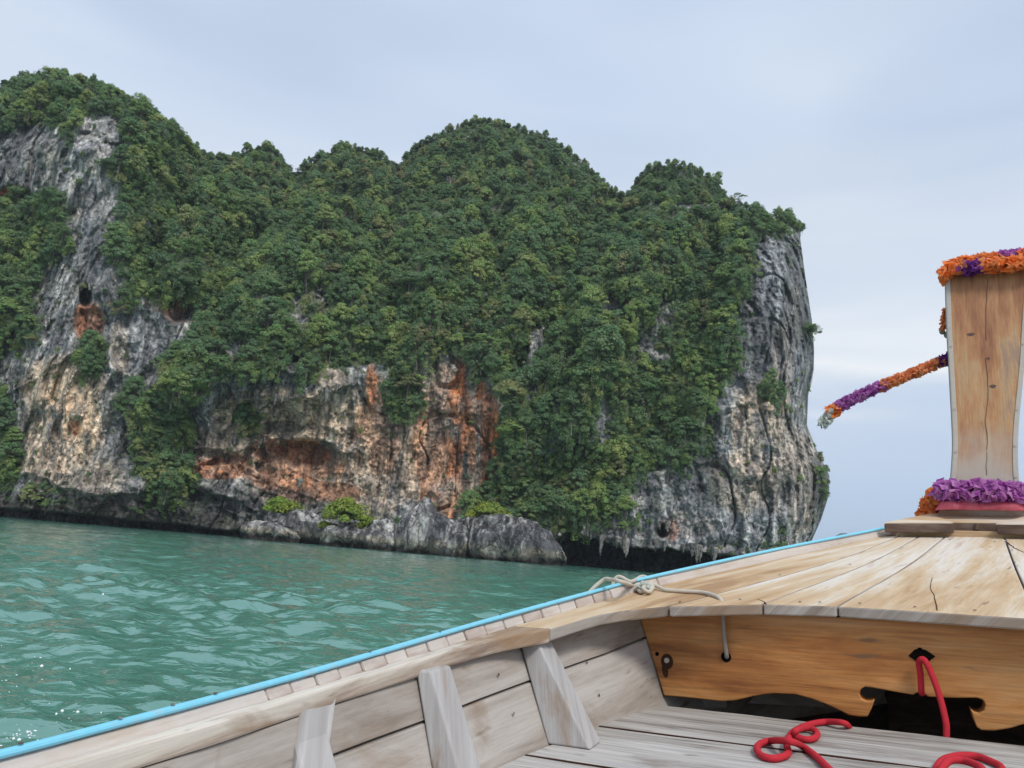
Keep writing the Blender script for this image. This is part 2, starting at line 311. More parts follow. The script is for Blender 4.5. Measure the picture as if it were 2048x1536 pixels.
def zone(Z, x, y, warp):
    r = np.zeros(len(x))
    for cx, cy, a, b, rot, wt in Z:
        c, s = math.cos(R(rot)), math.sin(R(rot)); dx = x - cx; dy = y - cy
        q = np.sqrt(((dx * c + dy * s) / a) ** 2 + ((-dx * s + dy * c) / b) ** 2) + warp
        r = np.maximum(r, wt * sstep(1.15, .75, q))
    return r
TAN = [(560,840,150,70,0,.8),(640,960,150,60,0,.8),(450,900,90,60,0,.7),(900,800,120,80,0,.6),(130,780,90,70,0,.7),(140,850,75,120,0,1.),(100,900,60,90,0,.8),(180,960,80,60,0,.5),(620,830,130,60,-15,.6),(760,900,120,130,0,.85),(880,950,130,90,0,.8),(480,870,90,40,-20,.5),(1510,880,60,120,0,1.),(1560,760,28,130,8,.8),(1480,960,70,70,0,.6),(1590,640,14,80,0,.5),(1590,960,45,110,0,.7),(330,600,40,25,0,.6),(1370,1050,60,30,0,.5),(240,700,20,60,0,.4),(660,760,40,30,0,.5)]
ORG = [(600,920,100,32,8,.5),(450,935,70,22,8,.55),(890,880,70,150,3,.45),(980,900,22,120,0,.8),(760,860,40,90,0,.35),(640,985,80,22,0,.6),(915,830,26,115,3,1.2),(905,960,20,80,6,.9),(988,870,15,55,0,1.1),(962,780,12,22,0,.9),(945,900,10,60,0,.7),(610,905,62,26,8,1.2),(530,900,30,28,0,.7),(420,940,55,20,8,.8),(480,925,30,20,0,.6),(742,775,12,45,0,.8),(720,870,12,60,0,.4),(175,640,32,40,0,.8),(355,620,34,26,0,.8),(20,390,30,18,-20,1.),(980,980,28,50,0,.9),(1345,1060,16,22,0,.8),(150,855,14,18,0,.8),(850,950,14,60,0,.5),(880,1000,50,30,0,.6),(330,840,16,30,0,.5),(570,960,70,25,0,.6)]
DARK = [(240,850,20,120,4,.8),(170,640,110,30,0,.3),(1600,600,40,120,0,.6),(1500,690,60,90,0,.55),(400,890,70,30,-15,.5),(560,855,70,10,0,.5),(350,1005,170,40,0,.9),(1420,950,45,70,0,.6),(560,1000,90,25,0,.7),(1630,980,20,70,0,.6),(930,960,7,70,2,1.1),(948,980,6,60,0,1.),(700,850,6,100,4,.5),(860,860,6,90,3,.4),(470,800,60,16,-10,.6),(1100,760,90,90,0,.5),(1300,680,120,70,0,.35),(1380,960,50,80,0,.5),(210,480,50,70,0,.4),(30,310,90,60,0,.4)]
CAVES = [(172,592,17,26,7.),(2,850,17,40,8.),(590,718,9,11,5.),(1325,1062,13,16,6.),(610,905,75,32,2.2),(360,615,36,34,3.),(180,650,42,42,2.5),(560,845,100,26,1.4),(20,392,40,22,3.),(1140,1055,26,20,6),(420,915,70,20,2.5)]
LEDGES = [([(430,815),(520,790),(560,800),(640,790),(700,770)],3.4,45),([(380,935),(450,905),(560,880),(660,880),(690,905)],3.0,28),([(60,945),(160,985),(280,985),(380,975),(480,1000)],2.5,30),([(20,790),(90,740),(160,700),(230,740)],1.6,40),([(1440,830),(1500,800),(1560,830)],1.2,40)]
CEIL = [(1085,1110),(1110,1072),(1150,1058),(1180,1075),(1215,1086),(1300,1094),(1400,1103),(1470,1114),(1500,1112),(1540,1104),(1580,1108),(1640,1120)]

# ravines (positive) and spurs (negative) running down the forested slopes: line, depth in metres, half width
RAVINES = [([(590,350),(565,450),(470,560),(420,650)],11,34),([(800,400),(755,480),(775,560),(800,640)],10,32),([(1240,385),(1150,520),(1090,640),(1040,740)],9,34),([(1010,450),(1000,560),(960,650)],7,28),([(390,320),(370,420),(300,520)],9,30),([(1440,420),(1420,540),(1390,660)],7,26),
 ([(690,420),(560,500),(480,600),(370,760)],-7,44),([(900,500),(860,620),(830,720)],-6,40),([(1080,440),(1040,540),(1010,640)],-5,36),([(1330,420),(1290,560),(1220,700),(1150,850)],-7,46),([(470,380),(420,470),(360,560)],-5,36),([(1500,450),(1470,560),(1440,680)],-4,34)]
def ravine(x, y):
    r = np.zeros(len(x))
    for pts, dep, wd in RAVINES:
        p = np.array(pts, float); dmin = np.full(len(x), 1e9)
        for a, b in zip(p[:-1], p[1:]):
            t = np.clip(((x - a[0]) * (b - a)[0] + (y - a[1]) * (b - a)[1]) / ((b - a) @ (b - a)), 0, 1)
            dmin = np.minimum(dmin, (x - a[0] - t * (b - a)[0]) ** 2 + (y - a[1] - t * (b - a)[1]) ** 2)
        r += dep * np.exp(-dmin / wd ** 2)
    return r
def island_front():
    nc, nr, nb, nw = 820, 360, 7, 10
    s = np.linspace(0, 1, nc); cx = -250 + s * 1850; top = interp(CREST, cx)
    top = top + 5 * fbm(np.stack([cx, 0 * cx, 0 * cx], 1), .02, 3, 3)
    t = np.linspace(0, 1, nr) ** 1.2
    bot = horizon(cx) + 26
    py = bot[None] + (top - bot)[None] * t[:, None]
    px = -250 + s[None] * (interp(EDGE, py) + 250)
    # keep crest columns aligned with the crest line
    px = px * (1 - t[:, None] ** 6) + cx[None] * t[:, None] ** 6
    x = px.ravel(); y = py.ravel()
    Y = rbf(x, y)
    kx = np.clip((x - (interp(EDGE, y) - 85)) / 85, 0, 1); Y = Y + 20 * (1 - np.sqrt(1 - kx ** 2 * .999))
    P0 = at(x, y, Y)
    wr = .28 * fbm(P0, .11, 4, 21) + .12 * fbm(P0, .5, 2, 23)
    rock = zone(ROCKZ, x, y, wr); rock = np.maximum(rock, zone(PARTZ, x, y, wr) * sstep(-.02, .22, fbm(P0, (.22, .22, .07), 3, 27))); veg = zone(VEGZ, x, y, wr)
    rk = np.clip(np.maximum(rock, sstep(9, 3, P0[:, 2])), 0, 1)     # where the face is sheer
    rock = np.clip(rock - veg, 0, 1.2)
    rock = np.maximum(rock, sstep(9, 3, P0[:, 2]))
    # relief
    d = 3.2 * fbm(P0, .045, 3, 31) * (1 - .5 * rk) + 2.2 * fbm(P0, .1, 3, 33) * (1 - rk)
    wx = 26 * fbm(P0, .05, 3, 37); d += ravine(x + wx, y + 14 * fbm(P0, .06, 2, 38)) * (1 - rk)
    d -= 6 * ridge(P0 + 9 * np.stack([fbm(P0, .03, 2, 5)] * 3, 1), (.034, .034, .012), 2, 35) * (1 - rk) * sstep(8, 22, P0[:, 2])
    flute = ridge(P0 + 2.5 * np.stack([fbm(P0, .12, 2, 8)] * 3, 1), (.30, .30, .045), 3, 41)
    d -= 1.7 * flute * rk
    crag = ridge(P0 + 1.5 * np.stack([fbm(P0, .3, 2, 18), fbm(P0, .3, 2, 19), fbm(P0, .3, 2, 20)], 1), (.22, .22, .12), 4, 43); d -= 1.6 * crag * rk
    gash = sstep(.80, .95, ridge(P0 + 4 * np.stack([fbm(P0, .08, 2, 28)] * 3, 1), (.15, .15, .004), 1, 47)); d += 1.3 * gash * rk
    strat = ridge(P0 @ np.array([[.9, 0, .35], [0, 1, 0], [-.35, 0, .9]]), (.10, .2, .42), 3, 45)
    mid = zone([(480, 890, 200, 130, 0, 1), (280, 1000, 260, 55, 0, 1), (650, 900, 120, 130, 0, .6)], x, y, wr)
    d -= 1.4 * strat * mid
    d -= 1.0 * fbm(P0, (.8, .8, .3), 4, 51) * rk + .45 * fbm(P0, 2.0, 2, 55) * rk
    for cx_, cy_, a, b, dep in CAVES:
        q = np.sqrt(((x - cx_) / a) ** 2 + ((y - cy_) / b) ** 2) + .35 * wr
        d += dep * sstep(1.05, .55, q)
    for pts, amp, fall in LEDGES:
        p = np.array(pts, float); ly = np.interp(x, p[:, 0], p[:, 1]) + 9 * fbm(P0, .25, 3, 61)
        dy = ly - y; fade = sstep(p[0, 0] - 40, p[0, 0] + 30, x) * sstep(p[-1, 0] + 40, p[-1, 0] - 30, x)
        d -= amp * fade * np.where(dy > 0, np.exp(-np.maximum(dy, 0) / fall), np.exp(np.minimum(dy, 0) / 3.5))
    # sea notch under the overhang
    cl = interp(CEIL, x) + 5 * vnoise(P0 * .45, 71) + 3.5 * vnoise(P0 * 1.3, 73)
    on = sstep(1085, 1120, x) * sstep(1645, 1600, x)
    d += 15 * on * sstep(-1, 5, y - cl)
    cl2 = horizon(x) + 13 - 20 - 12 * fbm(P0, .09, 3, 75)
    d += 5.5 * (1 - on) * sstep(0, 7, y - cl2) * sstep(-260, -200, x)
    P = at(x, y, Y + d)
    # colour of the stone itself
    n1_ = .5 + .5 * fbm(P, (.5, .5, .05), 4, 81); n2_ = .5 + .5 * fbm(P, .16, 4, 83); n3_ = .5 + .5 * fbm(P, (1.1, 1.1, .16), 3, 85)
    C = np.array([.135, .14, .148]) + (np.array([.45, .435, .41]) - np.array([.135, .14, .148])) * (sstep(.40, .66, .55 * n1_ + .45 * n3_) * .8)[:, None]
    def blend(C, wt, c): return C + (np.array(c) - C) * np.clip(wt, 0, 1)[:, None]
    wz = wr * 1.3
    tn = zone(TAN, x, y, wz); C = blend(C, tn * sstep(.22, .56, n2_ * .4 + n3_ * .6), (.50, .375, .26))
    C = blend(C, tn * sstep(.55, .8, n3_) * .4, (.56, .49, .40))
    og = zone(ORG, x, y, wz); C = blend(C, og * sstep(.22, .50, n1_ * .5 + n2_ * .5), (.47, .175, .07))
    C = blend(C, og * sstep(.6, .85, n3_) * .6, (.55, .34, .19))
    bl = zone([(1550,640,90,170,0,.9),(1480,900,50,110,0,.5),(1400,1000,80,70,0,.6),(300,680,60,70,0,.6),(180,500,60,80,0,.7),(1550,940,90,130,0,.55),(1400,1050,110,40,0,.7)], x, y, wz); C = blend(C, bl * .65, (.20, .215, .24))
    dk = zone(DARK, x, y, wz); C = blend(C, dk * sstep(.2, .55, n2_ * .5 + n1_ * .5), (.05, .052, .055))
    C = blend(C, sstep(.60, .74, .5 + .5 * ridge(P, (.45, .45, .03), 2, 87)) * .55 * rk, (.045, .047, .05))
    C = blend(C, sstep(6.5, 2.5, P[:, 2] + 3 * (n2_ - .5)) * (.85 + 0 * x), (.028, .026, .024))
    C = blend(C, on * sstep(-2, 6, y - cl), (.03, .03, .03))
    grn = 1 - sstep(.25, .6, rock); C = blend(C, grn * .9, (.040, .062, .026))
    moss = sstep(.5, .7, .5 + .5 * fbm(P, .3, 4, 91)) * rk * .3 * sstep(.9, .4, tn + og); C = blend(C, moss, (.055, .075, .035))
    V = P.reshape(nr, nc, 3); Cg = C.reshape(nr, nc, 3)
    # over the crest and down behind
    back = [V[-1] + np.array([0, dy, -dz]) for dy, dz in ((2, .4), (6, 2.), (12, 6), (22, 16), (36, 36), (50, 70), (60, 110))]
    V = np.concatenate([V, np.stack(back)]); Cg = np.concatenate([Cg, np.repeat(Cg[-1:], nb, 0)])
    V[..., 2] = np.where(V[..., 2] < -3, -3, V[..., 2])
    # round the seaward end, away from the viewer
    last = V[:, -1]; wrapc = []
    for k in range(1, nw + 1):
        q = last.copy(); f = k / nw
        q[:, 1] += 70 * f ** 1.4; q[:, 0] += 8 * f - 2 * f * f + 2.2 * fbm(q, .15, 3, 95) * min(1, k / 3)
        wrapc.append(q)
    V = np.concatenate([V, np.stack(wrapc, 1)], 1); Cg = np.concatenate([Cg, np.repeat(Cg[:, -1:], nw, 1)], 1)
    R_, C_ = V.shape[:2]
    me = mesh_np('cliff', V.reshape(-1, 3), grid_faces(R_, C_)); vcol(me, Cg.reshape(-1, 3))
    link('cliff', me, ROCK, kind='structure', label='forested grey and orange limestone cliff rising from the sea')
    return P, rock, veg, x, y
FRONT = island_front()

HCREST = {}
def hill(name, crest, bottom, y0, y1, p, seed, label, nc=150, nr=90):
    HCREST[{'dome_hill': 'dome', 'round_hill': 'hump', 'ridge_hill': 'knob', 'end_hill': 'small'}[name]] = crest
    c = np.array(crest, float); cx = np.linspace(c[0, 0], c[-1, 0], nc); top = np.interp(cx, c[:, 0], c[:, 1])
    t = np.linspace(0, 1, nr); py = bottom + (top - bottom)[None] * t[:, None]; px = np.repeat(cx[None], nr, 0)
    mid = (c[0, 0] + c[-1, 0]) / 2; hw = (c[-1, 0] - c[0, 0]) / 2; k = np.abs(px - mid) / hw
    Y = y0 + (y1 - y0) * t[:, None] ** p + 16 * (1 - np.sqrt(1 - np.clip(k, 0, .999) ** 2))
    P = at(px.ravel(), py.ravel(), Y.ravel())
    Y = Y.ravel() + 3.5 * fbm(P, .05, 3, seed) + 2 * fbm(P, .12, 3, seed + 3) - 6 * ridge(P, (.035, .035, .015), 2, seed + 5)
    P = at(px.ravel(), py.ravel(), Y)
    V = P.reshape(nr, nc, 3)
    back = [V[-1] + np.array([0, dy, -dz]) for dy, dz in ((3, .5), (9, 3), (18, 10), (30, 28), (40, 60), (46, 110))]
    V = np.concatenate([V, np.stack(back)]); V[..., 2] = np.maximum(V[..., 2], -3)
    n_ = .5 + .5 * fbm(V.reshape(-1, 3), .2, 3, seed + 9)
    C = np.array([.04, .06, .028]) + (np.array([.14, .14, .14]) - np.array([.04, .06, .028])) * sstep(.66, .76, n_)[:, None]
    me = mesh_np(name, V.reshape(-1, 3), grid_faces(len(V), nc)); vcol(me, C)
    link(name, me, ROCK, kind='structure', label=label)
    return P, n_[:len(P)], px.ravel(), py.ravel()
HILLS = {
 'dome': hill('dome_hill', [(785,440),(800,360),(812,318),(850,288),(900,262),(950,246),(985,244),(1030,258),(1080,275),(1130,302),(1170,332),(1200,362),(1225,400),(1262,440)], 520, 196, 236, 1.6, 101, 'highest rounded forested hill of the island'),
 'hump': hill('round_hill', [(535,420),(555,362),(600,345),(640,315),(680,297),(730,302),(775,322),(805,342),(835,420)], 500, 206, 226, 1.5, 131, 'rounded forested hill left of the highest dome'),
 'knob': hill('ridge_hill', [(405,400),(440,335),(490,305),(520,297),(548,300),(566,326),(578,362),(610,420)], 470, 200, 212, 1.4, 151, 'small forested rise between the two left hills'),
 'small': hill('end_hill', [(1250,460),(1268,380),(1278,358),(1300,340),(1340,333),(1380,338),(1415,358),(1438,385),(1455,412),(1475,460)], 480, 192, 206, 1.6, 171, 'small round forested hill near the right end of the island'),
}
# a far islet, low over the horizon, mostly hidden by the boat's rail
def islet():
    px = np.linspace(1560, 1800, 60); c = interp([(1560,1150),(1600,1118),(1640,1098),(1668,1076),(1690,1067),(1715,1066),(1760,1098),(1800,1168)], px) + 3 * vnoise(np.stack([px * .09, 0 * px, 0 * px], 1), 4)
    rows = []
    for f, Y in ((0, 1480), (.5, 1490), (.85, 1500), (1, 1520), (.8, 1560), (0, 1620)):
        bot = horizon(px) + 4; rows.append(at(px, bot + (c - bot) * f, 1500 + 0 * px) + np.array([0, Y - 1500, 0]))
    me = mesh_np('far_islet', np.concatenate(rows), grid_faces(6, 60)); vcol(me, np.full((360, 3), .08) * np.array([.7, 1, .8]))
    link('far_islet', me, ROCK, kind='structure', label='far dark islet peeping over the blue rail')
islet()

# ------------------------------------------------------------------ trees
def leaf_cloud(V, Fc, Cc, MI, cen, rad, zs, n, size, rng, zmin=-.45):
    d = rng.normal(size=(n * 2, 3)); d /= np.linalg.norm(d, axis=1)[:, None]; d = d[d[:, 2] > zmin][:n]; n = len(d)
    p = cen + d * np.array([1, 1, zs]) * rad * rng.uniform(.72, 1.06, n)[:, None]
    nrm = d + rng.normal(size=(n, 3)) * .36 + np.array([0, 0, .45]); nrm /= np.linalg.norm(nrm, axis=1)[:, None]
    a = np.cross(nrm, rng.normal(size=(n, 3))); a /= np.linalg.norm(a, axis=1)[:, None]; b = np.cross(nrm, a)
    s = size * rng.uniform(.6, 1.3, n)[:, None]
    q = np.stack([p - a * s, p - b * s * .6 - nrm * s * .12, p + a * s, p + b * s * .6 - nrm * s * .12], 1)
    base = sum(len(v) for v in V); V.append(q.reshape(-1, 3)); Fc.append(base + np.arange(n * 4).reshape(-1, 4))
    g = rng.uniform(.88, 1.12, n)[:, None] * np.array([1, 1, 1]) * np.array([rng.uniform(.9, 1.15), 1, rng.uniform(.85, 1.1)])
    Cc.append(np.repeat(g, 4, 0)); MI.append(np.zeros(n, int))
def limb(V, Fc, Cc, MI, p0, p1, r0, r1, k=5):
    p0 = np.array(p0, float); p1 = np.array(p1, float); ax = p1 - p0; ax /= np.linalg.norm(ax)
    u = np.cross(ax, [.3, .9, .1]); u /= np.linalg.norm(u); v = np.cross(ax, u); an = np.arange(k) * 2 * math.pi / k
    ring = np.cos(an)[:, None] * u + np.sin(an)[:, None] * v; base = sum(len(q) for q in V)
    V.append(np.concatenate([p0 + ring * r0, p1 + ring * r1])); i = np.arange(k); j = (i + 1) % k
    Fc.append(base + np.stack([i, j, j + k, i + k], 1)); Cc.append(np.ones((2 * k, 3))); MI.append(np.ones(k, int))
def tree_mesh(seed, h, rad, lobes, nleaf, leaf, flat, mat=None, spread=1.):
    rng = np.random.default_rng(seed); V, Fc, Cc, MI = [], [], [], []
    top = np.array([rng.normal(0, .2), rng.normal(0, .2), h * .55]); limb(V, Fc, Cc, MI, (0, 0, -1.5), top, .15 * rad / 2.4, .08)
    for k in range(lobes):
        an = k * 2.4 + rng.uniform(-.5, .5); u = (k + .3) / lobes; rr = rad * .78 * math.sqrt(u) * spread * rng.uniform(.75, 1.15)
        c = np.array([math.cos(an) * rr, math.sin(an) * rr, h * (.92 - .62 * u ** 1.3) + rng.uniform(-.12, .10) * h])
        lr = rad * (.17 + .30 * rng.uniform() ** 1.3)
        limb(V, Fc, Cc, MI, top * rng.uniform(.5, 1), c, .06, .02, 4)
        leaf_cloud(V, Fc, Cc, MI, c, lr, flat * rng.uniform(.8, 1.25), nleaf, leaf, rng)
    me = mesh_np('tree', np.concatenate(V), np.concatenate(Fc), False); vcol(me, np.concatenate(Cc))
    me.materials.append(mat or LEAF); me.materials.append(BARK)
    me.polygons.foreach_set('material_index', np.concatenate(MI).astype(np.int32)); return me
def bare_mesh(seed, h):
    rng = np.random.default_rng(seed); V, Fc, Cc, MI = [], [], [], []; top = np.array([.3, .1, h * .5]); limb(V, Fc, Cc, MI, (0, 0, -1.5), top, .10, .07)
    for k in range(9):
        a = k * 2.4; b = top * rng.uniform(.6, 1.); c = b + np.array([math.cos(a) * rng.uniform(.4, 1.1), math.sin(a) * rng.uniform(.4, 1.1), rng.uniform(.7, 1.7)]); limb(V, Fc, Cc, MI, b, c, .06, .035, 4)
        for q in range(3): limb(V, Fc, Cc, MI, c, c + rng.normal(size=3) * np.array([.5, .5, .3]) + [0, 0, .45], .032, .014, 3)
    me = mesh_np('bare_tree', np.concatenate(V), np.concatenate(Fc), False); vcol(me, np.concatenate(Cc)); me.materials.append(SNAG); return me
M_ = Mat('pale_dead_wood', .9); M_.color((.30, .28, .25)); SNAG = M_.m
def creeper_mesh(seed):
    rng = np.random.default_rng(seed); V, Fc, Cc, MI = [], [], [], []
    for k in range(16): leaf_cloud(V, Fc, Cc, MI, np.clip(rng.normal(size=3), -1.6, 1.6) * np.array([1.1, .35, 1.1]) + [0, 0, .1], rng.uniform(.35, .8), rng.uniform(.7, 1.5), 110, .12, rng, -.8)
    me = mesh_np('creeper', np.concatenate(V), np.concatenate(Fc), False); vcol(me, np.concatenate(Cc)); me.materials.append(LEAF); return me
PROTO = [tree_mesh(11, 4.4, 2.4, 24, 140, .14, .75), tree_mesh(12, 5.2, 2.1, 26, 130, .135, .85), tree_mesh(13, 3.8, 2.9, 27, 140, .14, .6), tree_mesh(14, 4.2, 2.0, 22, 140, .135, .9),
         tree_mesh(15, 5.6, 2.2, 28, 130, .135, .7), tree_mesh(16, 2.8, 2.2, 20, 140, .135, .75), tree_mesh(17, 5.0, 1.8, 12, 70, .13, .6, None, 1.25), bare_mesh(18, 4.2), creeper_mesh(19), creeper_mesh(20)]

def gather():
    pts = []            # position, scale, x, y, zone name
    rng = np.random.default_rng(5)
    def place(P, prob, sx, sy, zone_name, spacing, smin, smax, push, top=None):
        order = rng.permutation(len(P))[:80000]; cells = {}
        pr = rng.uniform(size=len(P))
        for i in order:
            if pr[i] > prob[i]: continue
            p = P[i]; key = (int(p[0] // spacing), int(p[1] // spacing), int(p[2] // spacing)); ok = True
            for a in (-1, 0, 1):
                for b in (-1, 0, 1):
                    for c in (-1, 0, 1):
                        for q in cells.get((key[0] + a, key[1] + b, key[2] + c), ()):
                            if (q[0] - p[0]) ** 2 + (q[1] - p[1]) ** 2 + (q[2] - p[2]) ** 2 < spacing * spacing: ok = False; break
                        if not ok: break
                    if not ok: break
                if not ok: break
            if not ok: continue
            cells.setdefault(key, []).append(p)
            f = 1. if top is None else .55 + .45 * sstep(4, 48, sy[i] - top(sx[i]))
            pts.append((np.array([p[0], p[1] - push, p[2] - 1.0]), f * (smin + (smax - smin) * rng.uniform() ** 1.5), sx[i], sy[i], zone_name))
    P, rock, veg, x, y = FRONT
    dens = np.clip(1.1 - 1.9 * rock, 0, 1) * (P[:, 2] > 7) * (x > -180)
    place(P, dens, x, y, 'front', 2.1, .45, 1.35, .6, lambda q: interp(CREST, q))
    place(P, dens * (y > interp(CREST, x) + 12), x, y, 'fill', 1.9, .6, 1.2, .25, lambda q: interp(CREST, q) + 6)
    edge = ((rock > .28) & (rock < .7)) * (P[:, 2] > 4)
    place(P, edge * .25, x, y, 'ledge', 2.0, .18, .42, .2)
    place(P, (rock > .7) * .05 * (P[:, 2] > 5) * (y < 960), x, y, 'ledge', 4., .15, .33, .0)
    place(P, np.clip(veg * 2 - .6, 0, 1) * (P[:, 2] > 3.0), x, y, 'ledge', 1.5, .25, .6, .2)
    for zn, (Ph, n_, hx, hy) in HILLS.items():
        place(Ph, np.clip(1.15 - sstep(.70, .78, n_) * .6, 0, 1), hx, hy, zn, 2.1, .42, 1.2, .5, lambda q, h_=zn: interp(HCREST[h_], q))
        place(Ph, 1. * (hy > interp(HCREST[zn], hx) + 12), hx, hy, 'fill', 2.0, .6, 1.2, .2, lambda q, h_=zn: interp(HCREST[h_], q) + 6)
    def along(line, zone_name, step):            # the skyline carries its own fringe of small trees and scrub
        line = line[np.argsort(line[:, 0])]; ln = np.concatenate([[0], np.cumsum(np.linalg.norm(np.diff(line, axis=0), axis=1))])
        for row, (dy, dz) in enumerate(((-1.0, -.9), (1.2, -.7), (3.6, -1.0), (6.5, -2.2))):
            for q in np.arange(0, ln[-1], step):
                q = q + rng.uniform(-.5, .5) * step; p = np.array([np.interp(q, ln, line[:, c]) for c in range(3)]) + [rng.normal(0, .3), dy + rng.normal(0, .4), dz]
                big = rng.uniform() < .12
                pts.append((p, rng.uniform(.55, .8) if big else rng.uniform(.28, .52), 0, 0, 'fringe'))
    cr = P.reshape(-1, 820, 3)[-1]; along(cr, 'front', 1.25)
    for zn, (Ph, n_, hx, hy) in HILLS.items(): along(Ph.reshape(90, 150, 3)[-1], zn, 1.25)
    return pts
PTS = gather()
print('trees', len(PTS))
ZL = {'fill': None, 'fringe': None, 'front': None, 'dome': 'the highest rounded hill', 'hump': 'the hill left of the highest dome', 'knob': 'the small rise between the left hills', 'small': 'the small round hill near the right end', 'ledge': None}
def tree_zone(z, x, y):
    if ZL[z]: return ZL[z]
    if x < 260: return 'the tall left headland' if y < 480 else 'the left rock pillar'
    if x < 560: return 'the green gully right of the left pillar'
    if x < 1010: return 'the slope above the orange rock wall' if y > 520 else 'the hollow under the highest hill'
    if x < 1300: return 'the green buttress right of the orange wall'
    return 'the slope above the right grey cliff'
def forest():
    rng = np.random.default_rng(9)
    vis = [(s * 150 / p[1], i) for i, (p, s, x, y, z) in enumerate(PTS) if 0 < x < 1640 and z not in ('ledge', 'fill', 'fringe')]
    vis.sort(reverse=True); single = set(i for _, i in vis[:300])
    rest = [i for i in range(len(PTS)) if i not in single]
    kinds = ['broad crowned', 'tall full crowned', 'wide flat crowned', 'round crowned', 'tall layered', 'low bushy', 'thin open crowned']
    kind = rng.integers(0, 7, len(PTS)); bare = rng.uniform(size=len(PTS)) < .02; kind[kind == 6] = np.where(rng.uniform(size=(kind == 6).sum()) < .6, 0, 6)
    for i in rest:
        if PTS[i][4] == 'fill': kind[i] = 8 + i % 2
        elif bare[i]: kind[i] = 7
    for i in sorted(single):
        p, s, x, y, z = PTS[i]; k = int(kind[i]); zn = tree_zone(z, x, y)
        o = bpy.data.objects.new('tree', PROTO[k]); COL.objects.link(o); o.location = p
        o.rotation_euler = (rng.normal(0, .08), rng.normal(0, .08), rng.uniform(0, 6.28)); o.scale = (s * rng.uniform(.8, 1.25), s * rng.uniform(.8, 1.25), s * rng.uniform(.8, 1.2))
        tag(o, '%s tree in the forest on %s' % (kinds[k], zn), 'tree', '%s trees on %s' % (kinds[k], zn))
    me = bpy.data.meshes.new('forest'); me.from_pydata([tuple(PTS[i][0]) for i in rest], [], [])
    def put(name, typ, data, key):
        a = me.attributes.new(name, typ, 'POINT'); a.data.foreach_set(key, np.asarray(data).ravel())
    put('sc', 'FLOAT_VECTOR', (np.array([PTS[i][1] for i in rest])[:, None] * rng.uniform(.72, 1.32, (len(rest), 3))).astype(np.float32), 'vector')
    put('idx', 'INT', np.array([kind[i] for i in rest], np.int32), 'value')
    rot = np.stack([rng.normal(0, .1, len(rest)), rng.normal(0, .1, len(rest)), rng.uniform(0, 6.28, len(rest))], 1).astype(np.float32)
    fl_ = np.array([PTS[i][4] == 'fill' for i in rest]); rot[fl_, 2] = rng.normal(0, .5, fl_.sum())
    put('rot', 'FLOAT_VECTOR', rot, 'vector')
    pc = bpy.data.collections.new('tree_kinds')
    for k, pm in enumerate(PROTO): pc.objects.link(bpy.data.objects.new('tree_kind_%d' % k, pm))
    g = bpy.data.node_groups.new('forest', 'GeometryNodeTree')
    g.interface.new_socket('Geometry', in_out='INPUT', socket_type='NodeSocketGeometry'); g.interface.new_socket('Geometry', in_out='OUTPUT', socket_type='NodeSocketGeometry')
    gi = g.nodes.new('NodeGroupInput'); go = g.nodes.new('NodeGroupOutput'); iop = g.nodes.new('GeometryNodeInstanceOnPoints'); ci = g.nodes.new('GeometryNodeCollectionInfo')
    ci.inputs['Collection'].default_value = pc; ci.inputs['Separate Children'].default_value = True; ci.inputs['Reset Children'].default_value = True
    def na(name, t): n = g.nodes.new('GeometryNodeInputNamedAttribute'); n.data_type = t; n.inputs[0].default_value = name; return n.outputs[0]
    iop.inputs['Pick Instance'].default_value = True
    g.links.new(gi.outputs[0], iop.inputs['Points']); g.links.new(ci.outputs[0], iop.inputs['Instance']); g.links.new(na('idx', 'INT'), iop.inputs['Instance Index'])
    g.links.new(na('rot', 'FLOAT_VECTOR'), iop.inputs['Rotation']); g.links.new(na('sc', 'FLOAT_VECTOR'), iop.inputs['Scale']); g.links.new(iop.outputs[0], go.inputs[0])
    o = link('forest', me, None, label='dense green forest covering the slopes and ledges of the island', cat='forest', kind='stuff')
    md = o.modifiers.new('trees', 'NODES'); md.node_group = g
forest()

